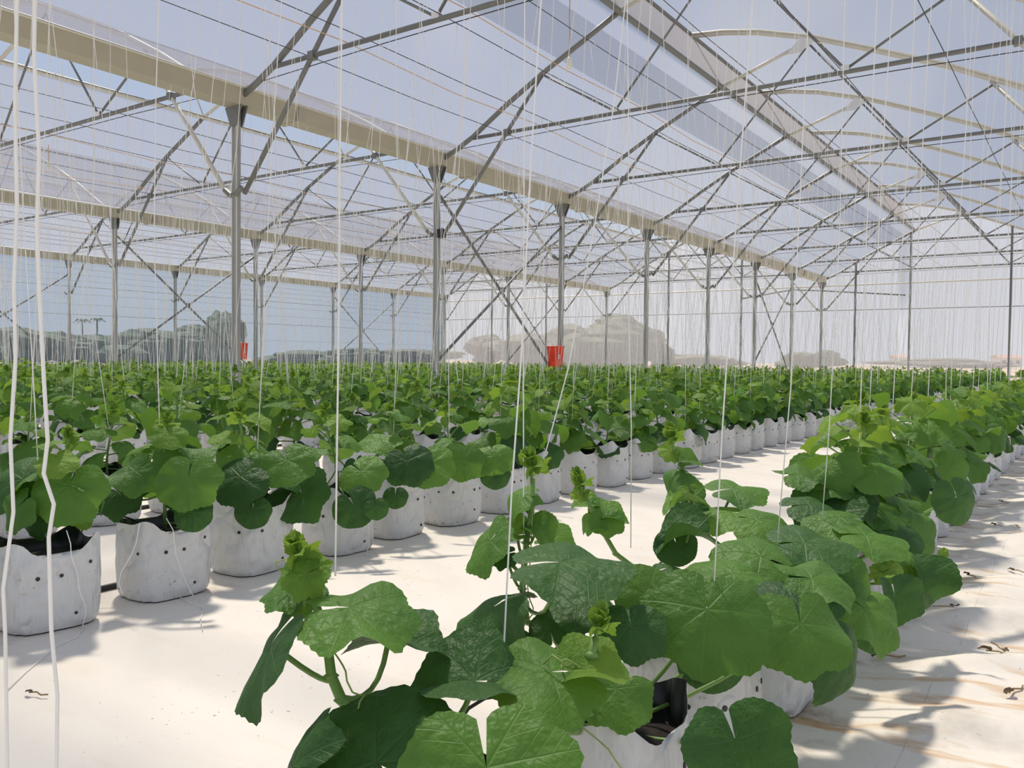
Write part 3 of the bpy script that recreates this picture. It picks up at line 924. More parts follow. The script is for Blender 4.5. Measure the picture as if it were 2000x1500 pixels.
def gen_plant(rng, n=10, h=None, spread=1.0):
    """returns stem points, petioles, leaves [(matrix, variant, mat)], tip matrix, tendrils; base at bag centre, z = ground"""
    h = h or rng.uniform(.54, .66)
    lean = Vector((rng.uniform(-.08, .05), rng.uniform(-.07, .07), 0))
    stem = []
    for i in range(7):
        t = i / 6
        stem.append(Vector((lean.x * t * t + .012 * math.sin(t * 6 + h * 30), lean.y * t * t + .012 * math.cos(t * 5 + h * 11), .21 + (h - .21) * t)))
    def spt(t):
        f = t * 6; i = min(5, int(f)); return stem[i].lerp(stem[i + 1], f - i)
    leaves = []; pet = []; az0 = rng.uniform(0, 6.28)
    for i in range(n):
        t = (i + .6) / n
        az = az0 + i * 2.45 + rng.uniform(-.35, .35)
        out = Vector((math.cos(az), math.sin(az), 0))
        el = R_(-8 + 55 * t + rng.uniform(-12, 12))
        L = (.150 - .075 * t) * rng.uniform(.75, 1.2) * spread
        node = spt(.12 + .82 * t)
        j = node + out * (L * math.cos(el)) + Vector((0, 0, L * math.sin(el)))
        if i == 0: r = .058; var = 7; mat = 'leaf_old'
        elif t < .70: r = rng.uniform(.084, .114); var = rng.choice([0, 0, 1, 1, 2, 3, 4, 5, 6, 8, 9]); mat = 'leaf_mature' if t > .32 or rng.random() < .4 else 'leaf_old'
        else: r = rng.uniform(.046, .072); var = rng.choice([1, 3, 5, NSH + 2]); mat = 'leaf_young' if rng.random() < .62 else 'leaf_mature'
        tilt = R_(rng.uniform(28, 68) if t < .5 else rng.uniform(8, 45))
        tw = rng.uniform(-.6, .6)
        o2 = Vector((math.cos(az + tw), math.sin(az + tw), 0))
        nrm = Vector((0, 0, 1)) * math.cos(tilt) + o2 * math.sin(tilt)
        leaves.append((frame(j, out, nrm, r), var, mat))
        pet.append((bez(node, node.lerp(j, .55) + Vector((0, 0, .012)), j - nrm * .002, 3), .0034 if t < .7 else .0026))
    tip = Matrix.Translation(stem[-1] + Vector((0, 0, .012))) @ Matrix.Rotation(rng.uniform(0, 6), 4, 'Z') @ Matrix.Scale(rng.uniform(.046, .060), 4)
    ten = []
    for k in range(2):
        az = rng.uniform(0, 6.28)
        ten.append(tendril_pts(spt(rng.uniform(.55, .9)), Vector((math.cos(az), math.sin(az), .25)).normalized(), rng.uniform(.09, .16), rng))
    return dict(stem=stem, pet=pet, leaves=leaves, tip=tip, ten=ten)

def plant_ta(P, geos, tips, rng, side=4):
    ta = TA()
    ta.tube(P['stem'][::2] if side < 4 else P['stem'], [.0062 - .0022 * i / 6 for i in range(len(P['stem'][::2] if side < 4 else P['stem']))], 'stem_green', side)
    if side >= 4:
        for pts, r in P['pet']: ta.tube(pts, r, 'stem_green', 3)
    for m, v, mat in P['leaves']: ta.addM(geos[v], m, mat)
    ta.merge(tips[rng.randrange(3)], P['tip'])
    return ta
def stem_mesh(P, base_r=.0068):
    mb_ = MB()
    n = len(P['stem'])
    mb_.tube(P['stem'], [base_r - base_r * .4 * i / (n - 1) for i in range(n)], 'stem_green', 8)
    for p in P['stem'][1:-1]:      # swollen nodes
        mb_.tube([p - Vector((0, 0, .006)), p, p + Vector((0, 0, .006))], [.004, base_r * 1.25, .004], 'stem_green', 8)
    return mb_.mesh('stem', True)
def plant_parts(root, P, rng):
    link('stem', stem_mesh(P, P.get('r', .0068)), root)
    for (m, v, mat), (pts, r) in zip(P['leaves'], P['pet']):
        lf = link('leaf', leaf_mesh(v, mat), root); lf.matrix_basis = m
        mb_ = MB(); mb_.tube([m.inverted() @ p for p in pts], r / m.to_scale()[0], 'stem_green', 6, cap=False)
        link('petiole', mb_.mesh('petiole', True), lf)
    if P['tip'] is not None:
        tp = link('growing_tip', TIP_MESH[rng.randrange(3)], root); tp.matrix_basis = P['tip']
    for pts in P['ten']:
        mb_ = MB(); mb_.tube(pts, .0013, 'tendril_green', 5); link('tendril', mb_.mesh('tendril', True), root)

# ------------------------------------------------------------------ grow bags
def bag_geo(rng, na, nv, detail=True):
    W, Dp = rng.uniform(.272, .292) / 2, rng.uniform(.250, .272) / 2
    H = rng.uniform(.262, .288); ph = rng.uniform(0, 6.28); k = rng.random() * 50
    prof = [(0.0, .80), (.012, .93), (.04, .985), (.10, 1.0), (.17, .99), (.22, .975), (1.0, .95)]
    ring = []
    zs = [0, .006, .014, .030, .05, .075, .10, .125, .15, .175, .20, .225, .245, 1.0] if nv >= 8 else [0, .02, .12, 1.0]
    V = []
    for z in zs:
        for i in range(na):
            a = 2 * math.pi * i / na
            ca, sa = math.cos(a), math.sin(a)
            e = 2 / 3.5
            x = math.copysign(abs(ca) ** e, ca) * Dp; y = math.copysign(abs(sa) ** e, sa) * W
            hr = H + .016 * math.cos(4 * a + math.pi) + .010 * math.cos(2 * a + math.pi) + .008 * math.sin(3 * a + ph) + .010 * noise.noise(Vector((ca * 2 + k, sa * 2, 0)))
            zz = hr if z == 1.0 else z
            s = float(np.interp(zz, [0, .006, .014, .030, .07, .12, .2, .3], [.86, .895, .935, .98, 1.0, 1.0, .975, .95]))
            if detail:
                s += .055 * noise.noise(Vector((ca * 1.7 + k, sa * 1.7, zz * 5))) - .045 * max(0, .22 - abs(noise.noise(Vector((ca * 2.6 + k, sa * 2.6 + zz * 6, zz * 9))))) / .22 * (.4 + abs(zz - .13) * 5) + .022 * noise.noise(Vector((ca * 6 + k, sa * 6, zz * 9)))
                if zz > .19: s += .035 * (zz - .19) / .09 * noise.noise(Vector((ca * 3, sa * 3 + k, 9)))
            V.append((x * s, y * s, zz))
    return V, len(zs)
def bag_meshes(rng, na=48):
    V, n = bag_geo(rng, na, 8)
    body = MB()
    fs = [tuple(range(na - 1, -1, -1))]
    for j in range(n - 1):
        for i in range(na):
            i2 = (i + 1) % na
            fs.append((j * na + i, j * na + i2, (j + 1) * na + i2, (j + 1) * na + i))
    body.add(V, fs[:1] + fs[1:1 + na], 'black_plastic')
    body.add(V, fs[1 + na:], 'bag_white')
    rim = V[(n - 1) * na:]
    lin = MB()
    inn = [(x * .985, y * .985, z - .001) for x, y, z in rim]; low = [(x * .93, y * .93, .205) for x, y, z in rim]
    lin.add(list(rim) + inn + low, [(i, (i + 1) % na, na + (i + 1) % na, na + i) for i in range(na)] + [(na + i, na + (i + 1) % na, 2 * na + (i + 1) % na, 2 * na + i) for i in range(na)], 'black_plastic')
    so = MB()
    sv = [(0, 0, .222)]; sf = []
    for q, f in ((1, .5), (2, .95)):
        for i in range(na): sv.append((low[i][0] * f, low[i][1] * f, (.219 if q == 1 else .208) + .006 * noise.noise(Vector((low[i][0] * 20, low[i][1] * 20, q)))))
    for i in range(na):
        i2 = (i + 1) % na
        sf.append((0, 1 + i, 1 + i2)); sf.append((1 + i, 1 + na + i, 1 + na + i2, 1 + i2))
    so.add(sv, sf, 'coco_soil')
    holes = []
    for az, z in ((0.15, .18), (0.75, .185), (-0.55, .178), (2.4, .18), (-1.2, .182), (3.3, .178), (0.35, .055), (-2.3, .18)):
        az += rng.uniform(-.12, .12); z += rng.uniform(-.012, .012)
        ca, sa = math.cos(az), math.sin(az)
        # nearest body vertex at that angle / height
        best = min(((i, j) for j in range(2, n - 1) for i in range(na)), key=lambda q: (math.atan2(V[q[1] * na + q[0]][1], V[q[1] * na + q[0]][0]) - math.atan2(sa, ca)) ** 2 * .03 + (V[q[1] * na + q[0]][2] - z) ** 2)
        i, j = best; p = Vector(V[j * na + i]); pn = Vector(V[j * na + (i + 1) % na]) - Vector(V[j * na + (i - 1) % na]); pu = Vector(V[(j + 1) * na + i]) - Vector(V[(j - 1) * na + i])
        nn = pn.cross(pu).normalized(); xx = pn.normalized(); yy = nn.cross(xx)
        h = MB(); R = rng.uniform(.0050, .0066)
        vs = [p + nn * .0022 + (xx * math.cos(k * .785) + yy * math.sin(k * .785)) * R for k in range(8)] + [p - nn * .002 + (xx * math.cos(k * .785) + yy * math.sin(k * .785)) * R for k in range(8)]
        h.add(vs, [tuple(range(8))] + [(k, k + 8, (k + 1) % 8 + 8, (k + 1) % 8) for k in range(8)], 'black_plastic')
        holes.append(h.mesh('drain_hole'))
    return body.mesh('bag_body', True), lin.mesh('liner', True), so.mesh('soil', True), holes
brng = random.Random(77)
BAGS = [bag_meshes(brng) for _ in range(6)]
def bag_low_mb(rng, na=14):
    V, n = bag_geo(rng, na, 4, False)
    m_ = MB(); fs = []
    for j in range(n - 1):
        for i in range(na):
            i2 = (i + 1) % na; fs.append((j * na + i, j * na + i2, (j + 1) * na + i2, (j + 1) * na + i))
    m_.add(V, fs, 'bag_white')
    rim = V[(n - 1) * na:]
    low = [(x * .93, y * .93, .21) for x, y, z in rim]
    m_.add(rim + low, [(i, (i + 1) % na, na + (i + 1) % na, na + i) for i in range(na)] , 'black_plastic')
    m_.add(low, [tuple(range(na))], 'coco_soil')
    return m_
BAG_LOW = [bag_low_mb(brng) for _ in range(4)]
BAG_LOW_MESH = [m.mesh('grow_bag', True) for m in BAG_LOW]

# ------------------------------------------------------------------ planting plan
prng = random.Random(2024)
plants = []        # dict(row, i, x, y)
ROW_B_Y = [1.34, 1.76, 2.17, 2.61, 3.00, 3.41]
ROW_A_Y = [0.02, 0.44, 0.86, 1.27, 1.68, 2.10]
for ri, rx in enumerate(ROWS):
    y = -0.4 if ri > 1 else None
    ys = []
    if ri == 0: ys = list(ROW_A_Y)
    elif ri == 1: ys = [0.5, 0.92] + list(ROW_B_Y)
    else: ys = [max(-0.4, -rx * 0.445 - 2.0)]
    while ys[-1] < YEND - 1.2: ys.append(ys[-1] + prng.uniform(.40, .44))
    for y in ys:
        plants.append(dict(row=ri, x=rx + prng.uniform(-.03, .03), y=y))
for p in plants:
    q = to_px((p['x'], p['y'], .45))
    p['px'] = q
    p['vis'] = q is not None and -60 < q[0] < 2060 and q[1] < 1750
    p['d'] = q[2] if q else 99
plants = [p for p in plants if not (p['row'] == 0 and p['y'] < 0.7)]
vis = sorted([p for p in plants if p['vis']], key=lambda p: p['d'])
for k, p in enumerate(vis[:290]):
    p['lod'] = 0 if k < 84 else 1
ROWN = ['row right of the path', 'front row left of the path', 'second row behind the path']
ROWN += [f'{ordn(i)} row behind the path' for i in range(2, 16)]
for ri in range(len(ROWS)):
    seq = sorted([p for p in plants if p['row'] == ri and 'lod' in p], key=lambda p: p['y'])
    for k, p in enumerate(seq): p['ord'] = k

# hero plants on the right-hand row: stems and leaves placed where the photograph shows them
# leaf: (junction px, py, depth, radius m, apex angle in the picture deg, normal (right, up, towards viewer), variant, material, stem fraction)
MA, OL, YO = 'leaf_mature', 'leaf_old', 'leaf_young'
HERO = {
 2: dict(stem=[(790, 1475, 1.10), (735, 1430, 1.10), (667, 1367, 1.12), (647, 1320, 1.14), (640, 1263, 1.15), (627, 1210, 1.16), (603, 1143, 1.17), (588, 1100, 1.18)], r=.0088, tip=(583, 1092, 1.18, .036, 8),
   leaves=[(735, 1490, 1.02, .128, 138, (-.1, .76, .62), 0, OL, .10), (950, 1500, .92, .108, 275, (0, .70, .72), 1, MA, .05),
           (530, 1258, 1.14, .100, 234, (-.80, .52, .28), 1, OL, .40), (684, 1186, 1.13, .098, 8, (.05, .975, .22), 5, MA, .62),
           (586, 1142, 1.20, .062, 192, (-.1, .93, .34), 5, MA, .82), (598, 1120, 1.16, .038, 215, (.1, .6, .8), NSH + 2, YO, .93), (606, 1112, 1.18, .036, 30, (.1, .6, .8), NSH, YO, .95),
           (757, 1256, 1.20, .090, 350, (-.05, 1, .03), 3, OL, .30), (928, 1330, 1.16, .092, 178, (.05, .975, .22), 3, OL, .12),
           (570, 1500, 1.00, .085, 165, (-.8, .45, .40), 2, OL, .06)],
   tendrils=[((640, 1262, 1.15), (715, 1322, 1.10)), ((565, 1110, 1.18), (550, 1040, 1.2))]),
 3: dict(stem=[(1160, 1440, 1.28), (1062, 1425, 1.20), (1085, 1390, 1.19), (1105, 1360, 1.19), (1135, 1320, 1.19), (1155, 1280, 1.19), (1163, 1245, 1.20)], r=.0095, tip=(1166, 1232, 1.2, .038, -12),
   leaves=[(1075, 1312, 1.16, .100, 200, (0, .97, .24), 5, MA, .55), (1146, 1306, 1.17, .062, 15, (0, .96, .26), 3, YO, .68), (1205, 1345, 1.30, .068, 235, (0, .72, .7), 5, MA, .35),
           (1380, 1190, 1.46, .120, 264, (-.06, .58, .80), 0, MA, 0), (1437, 1447, 1.30, .088, 285, (-.12, .38, .9), 3, OL, 0), (1395, 1285, 1.58, .072, 268, (0, .1, 1), 7, OL, 0),
           (1563, 1218, 1.56, .104, 262, (.10, .68, .72), 5, MA, 0), (1232, 1222, 1.42, .066, 275, (-.05, .62, .78), 0, OL, .45)],
   tendrils=[((1136, 1312, 1.18), (1078, 1225, 1.15)), ((1095, 1395, 1.18), (1290, 1495, 1.1))]),
 4: dict(stem=[(1300, 1290, 1.72), (1140, 1270, 1.74), (1030, 1215, 1.74), (1020, 1150, 1.74), (1028, 1060, 1.74), (1040, 985, 1.75), (1040, 935, 1.75)], r=.0085, tip=(1038, 922, 1.75, .048, 4),
   leaves=[(962, 1186, 1.66, .118, 207, (-.58, .76, .30), 8, OL, .36), (1094, 1098, 1.48, .130, 346, (0, .985, .17), 1, OL, .42), (1075, 1232, 1.60, .044, 100, (.05, .6, .8), 7, OL, .15),
           (1000, 1262, 1.60, .046, 95, (0, .65, .75), 7, OL, .22), (958, 1055, 1.72, .080, 228, (-.70, .60, .34), 1, MA, .55), (1010, 1045, 1.74, .052, 172, (-.1, .92, .34), 3, MA, .62),
           (988, 1082, 1.72, .036, 215, (-.2, .8, .5), 0, OL, .5), (1015, 968, 1.76, .066, 200, (-.5, .82, .28), 6, MA, .80), (1045, 1040, 1.72, .052, 318, (.3, .85, .4), 9, MA, .68),
           (1078, 1055, 1.80, .062, 14, (.2, .92, .3), 3, MA, .66), (1130, 1170, 1.60, .095, 350, (.05, .97, .22), 0, OL, .12), (1262, 1160, 1.66, .068, 105, (.15, .5, .85), 7, MA, 0), (1240, 1200, 1.60, .078, 172, (0, .97, .24), 4, OL, .04)],
   tendrils=[((1040, 1000, 1.74), (1030, 1200, 1.7))]),
 5: dict(stem=[(1440, 1180, 2.12), (1330, 1150, 2.12), (1240, 1110, 2.1), (1203, 1082, 2.1), (1180, 1043, 2.1), (1158, 998, 2.1), (1141, 965, 2.1)], r=.0080, tip=(1133, 950, 2.1, .046, 12),
   leaves=[(1166, 1012, 2.08, .056, 195, (-.1, .93, .32), 6, MA, .82), (1184, 1008, 2.1, .062, 16, (.1, .93, .32), 3, MA, .85), (1185, 1012, 2.05, .048, 275, (0, .55, .82), 0, MA, .80), (1150, 985, 2.14, .045, 175, (0, .94, .3), 3, MA, .9),
           (1134, 965, 2.1, .034, 230, (0, .6, .8), NSH + 1, YO, .96), (1485, 1086, 1.92, .118, 130, (.05, .90, .42), 0, MA, .04), (1305, 1110, 2.0, .06, 20, (0, .95, .25), 2, OL, .35), (1430, 1120, 1.80, .112, 240, (0, .94, .32), 0, MA, .1),
           (1345, 1042, 2.1, .098, 186, (-.1, .95, .24), 9, OL, .3), (1320, 1060, 2.1, .06, 280, (0, .5, .85), 7, OL, .3)],
   tendrils=[]),
 6: dict(stem=[(1520, 1110, 2.5), (1440, 1090, 2.48), (1385, 1050, 2.45), (1368, 1021, 2.45), (1351, 959, 2.45), (1332, 914, 2.45), (1320, 880, 2.45)], r=.0080, tip=(1313, 862, 2.45, .052, 10),
   leaves=[(1325, 925, 2.42, .066, 205, (-.3, .88, .3), 6, MA, .85), (1346, 975, 2.42, .090, 188, (-.1, .93, .3), 9, MA, .66), (1362, 992, 2.45, .062, 280, (.1, .6, .8), 4, OL, .6), (1340, 900, 2.45, .05, 30, (.1, .8, .5), 3, MA, .9),
           (1310, 880, 2.45, .038, 200, (0, .6, .8), NSH + 2, YO, .95), (1430, 955, 2.5, .108, 20, (0, .97, .24), 1, MA, .5), (1430, 1000, 2.4, .105, 195, (0, .97, .24), 0, MA, .4), (1520, 1045, 2.3, .118, 20, (0, .95, .3), 1, OL, .15), (1480, 1015, 2.3, .105, 300, (.05, .93, .36), 0, MA, .25)],
   tendrils=[]),
}
# the leafy right flank of the same row, hanging over the side path: (plant index, leaves)
FLANK = {
 4: [(1650, 1285, 1.70, .105, 285, (.55, .25, .75), 2, OL, 0), (1585, 1130, 1.75, .098, 335, (.1, .93, .34), 5, MA, 0), (1545, 1165, 1.70, .085, 200, (0, .9, .4), 0, OL, 0)],
 5: [(1690, 1190, 1.95, .112, 302, (.35, .70, .6), 5, MA, 0), (1712, 1222, 2.02, .07, 270, (.3, .15, .9), 7, OL, 0), (1748, 1165, 2.1, .08, 275, (.4, .2, .85), 3, OL, 0), (1570, 1060, 2.0, .12, 335, (0, .96, .28), 1, OL, .05), (1640, 1120, 2.0, .10, 250, (0, .72, .68), 4, MA, 0), (1600, 1145, 1.95, .085, 200, (0, .82, .56), 0, OL, 0)],
 6: [(1802, 1130, 2.3, .095, 285, (.45, .3, .8), 9, OL, 0), (1690, 1045, 2.3, .115, 345, (.1, .95, .28), 1, MA, 0), (1760, 1075, 2.35, .10, 325, (.25, .9, .35), 2, MA, 0), (1640, 1010, 2.4, .115, 205, (0, .96, .28), 0, MA, 0), (1580, 985, 2.5, .115, 350, (0, .96, .28), 0, OL, 0), (1740, 1110, 2.2, .05, 30, (.2, .6, .75), NSH + 2, YO, 0), (1725, 1118, 2.2, .045, 200, (.1, .6, .75), NSH, YO, 0), (1838, 1085, 2.7, .03, 40, (.2, .6, .75), NSH + 1, YO, 0),
     (1620, 935, 2.7, .11, 200, (0, .95, .3), 0, MA, 0), (1705, 985, 2.7, .12, 330, (.1, .9, .4), 1, MA, 0), (1790, 1010, 2.75, .11, 300, (.3, .8, .5), 2, OL, 0), (1868, 970, 2.85, .10, 278, (.3, .25, .9), 7, OL, 0), (1560, 925, 2.7, .10, 20, (0, .95, .3), 5, MA, 0), (1660, 960, 2.65, .10, 260, (0, .75, .65), 0, OL, 0), (1750, 1040, 2.6, .10, 250, (.1, .7, .7), 0, OL, 0)],
}
FRONT_B = {  # extra leaves of the front-left row that face the camera: plant order among ROW_B_Y
 0: [(135, 950, 2.62, .125, 262, (.05, .40, .9), 1, MA, .5), (45, 935, 2.7, .12, 200, (0, .66, .72), 0, OL, .6), (65, 1000, 2.66, .09, 240, (-.3, .4, .8), 2, OL, .3)],
 1: [(368, 932, 2.86, .118, 268, (.08, .42, .9), 1, MA, .5), (376, 1000, 2.86, .07, 290, (.1, .3, .95), 7, OL, .1), (230, 960, 2.95, .10, 320, (0, .6, .75), 2, OL, .4), (300, 890, 3.0, .12, 90, (0, .7, .6), 0, MA, .7)],
 2: [(493, 995, 3.14, .075, 265, (0, .25, .97), 7, OL, .1), (470, 930, 3.15, .125, 240, (-.1, .6, .75), 0, OL, .5), (560, 900, 3.2, .115, 290, (0, .62, .75), 1, MA, .6)],
 3: [(590, 965, 3.42, .13, 300, (-.15, .5, .85), 3, OL, .4), (690, 985, 3.42, .10, 300, (.05, .35, .93), 7, OL, .2), (705, 920, 3.5, .11, 310, (0, .62, .75), 0, MA, .6), (735, 990, 3.4, .055, 280, (.2, .3, .9), 7, OL, .1)],
 4: [(795, 900, 3.75, .125, 290, (.1, .5, .85), 0, OL, .5), (772, 968, 3.7, .06, 270, (0, .3, .95), 7, OL, .1), (840, 905, 3.8, .12, 300, (.1, .55, .8), 1, MA, .5)],
 5: [(903, 895, 4.05, .115, 268, (.05, .40, .92), 1, MA, .5), (965, 890, 4.1, .115, 280, (.1, .5, .85), 2, MA, .6), (968, 925, 4.1, .08, 270, (.1, .25, .95), 7, OL, .1)],
}
def cam_vec(n): return RGT * n[0] + UPV * n[1] - FWD * n[2]
def hero_leaf(spec, spt):
    px, py, D, r, ang, n, var, mat, fr = spec
    j = at(px, py, D); nrm = cam_vec(n).normalized()
    ap = RGT * math.cos(R_(ang)) + UPV * math.sin(R_(ang))
    m = frame(j, ap, nrm, r)
    node = spt(fr)
    mid = node.lerp(j, .72) - nrm * min(.10, .5 * (j - node).length) - Vector((0, 0, .02))
    return m, var, mat, bez(node, mid, j - nrm * .002, 6)
def to_local(P, base):
    b = Vector(base)
    P['stem'] = [p - b for p in P['stem']]
    P['pet'] = [([q - b for q in pts], r) for pts, r in P['pet']]
    P['leaves'] = [(Matrix.Translation(-b) @ m, v, mt) for m, v, mt in P['leaves']]
    P['ten'] = [[q - b for q in t] for t in P['ten']]
    if P['tip'] is not None: P['tip'] = Matrix.Translation(-b) @ P['tip']
    return P
def poly_at(pts):
    def f(t):
        k = max(0, min(.9999, t)) * (len(pts) - 1); i = int(k); return pts[i].lerp(pts[i + 1], k - i)
    return f

# ------------------------------------------------------------------ plants, bags and strings
vrng = random.Random(99)
NVAR = 12
VAR_P = [gen_plant(vrng, vrng.choice([12, 13, 14])) for _ in range(NVAR)] + [gen_plant(vrng, 16, vrng.uniform(.58, .66), 1.35) for _ in range(5)]
VAR_MID = [plant_ta(P, MID, TIPS_LO, vrng).mesh('melon_plant') for P in VAR_P]
VAR_LOW = [plant_ta(P, LOW, TIPS_LO, vrng, 3) for P in VAR_P]
PROTO = {}
def proto_plant(v):
    """first use builds the parts, later uses copy them"""
    r = empty('melon_plant')
    plant_parts(r, VAR_P[v], vrng)
    return r
row_y = {ri: sorted([p for p in plants if p['row'] == ri], key=lambda p: p['y']) for ri in range(len(ROWS))}
heroes = {}
for k, y in enumerate(ROW_A_Y):
    pass
def nearest_wire(x): return min(wire_x, key=lambda wx: abs(wx - x))

# hand-placed twine near the camera: picture points + depth
HSTR = {
 99: [[(14, 1500, .62), (10, 1240, .62), (6, 1150, .62), (26, 1000, .62), (20, 860, .62), (30, 700, .62), (27, 560, .62), (33, 400, .62), (29, 200, .62), (33, 0, .62)]],
 2: [[(655, 1125, 1.16), (658, 900, 1.18), (662, 600, 1.2), (664, 300, 1.22), (668, 0, 1.25)]],
 3: [[(978, 1400, 1.2), (985, 1250, 1.22), (1000, 950, 1.25), (1018, 700, 1.25), (1038, 300, 1.28), (1057, 0, 1.3)], [(1393, 1175, 1.5), (1410, 850, 1.5), (1440, 400, 1.52), (1470, 0, 1.55)]],
 4: [[(1022, 1180, 1.72), (1023, 950, 1.75), (1022, 640, 1.78), (1024, 300, 1.8), (1025, 0, 1.85)], [(1038, 985, 1.75), (1075, 850, 1.8), (1110, 720, 1.8), (1160, 450, 1.85), (1200, 200, 1.9), (1222, 0, 1.95)]],
 5: [[(1232, 1070, 2.1), (1233, 830, 2.1), (1226, 500, 2.15), (1228, 250, 2.2), (1225, 0, 2.2)], [(1518, 1062, 2.0), (1545, 750, 2.0), (1562, 400, 2.05), (1580, 0, 2.1)]],
 6: [[(1606, 1010, 2.4), (1620, 830, 2.4), (1640, 450, 2.45), (1650, 0, 2.5)]],
}
EXTRA_S = [(110, 1500, .62), (112, 1360, .62), (100, 1230, .62), (95, 1050, .62), (105, 985, .62), (85, 925, .62), (93, 860, .62), (86, 750, .62), (78, 600, .62), (72, 450, .62), (76, 300, .62), (66, 100, .62), (68, 0, .62)]
srng = random.Random(31)
def string_pts(p, rng):
    x, y = p['x'], p['y']
    wx = nearest_wire(x + rng.choice([-.35, .1, .35])); ty = y + rng.uniform(-.22, .22)
    a = Vector((x + rng.uniform(-.02, .02), y + rng.uniform(-.02, .02), rng.uniform(.30, .42))); b = Vector((wx, ty, 4.45))
    amp = rng.choice([.004, .008, .02, .035]); ph = rng.uniform(0, 6.28); n = 9
    pts = []
    for i in range(n + 1):
        t = i / n; q = a.lerp(b, t); e_ = math.sin(math.pi * t)
        pts.append(q + Vector((math.sin(t * 9 + ph) * amp * e_, math.cos(t * 7 + ph) * amp * e_, 0)))
    return pts
def knot(mb_, p, rng, r):
    az = rng.uniform(0, 6.28); d = Vector((math.cos(az), math.sin(az), 0))
    mb_.tube([p + Vector((0, 0, .012)), p + d * .05 + Vector((0, 0, .0)), p + d * .08 + Vector((0, 0, -.05))], r * 1.3, 'twine', 4)
def string_obj(pts, r, label, rng, tail=None):
    m_ = MB(); m_.tube(pts, r, 'twine', 5); knot(m_, pts[-1], rng, r)
    o = m_.build('trellis_string', None, True)
    tag(o, label, 'string', 'white trellis strings')
    return o

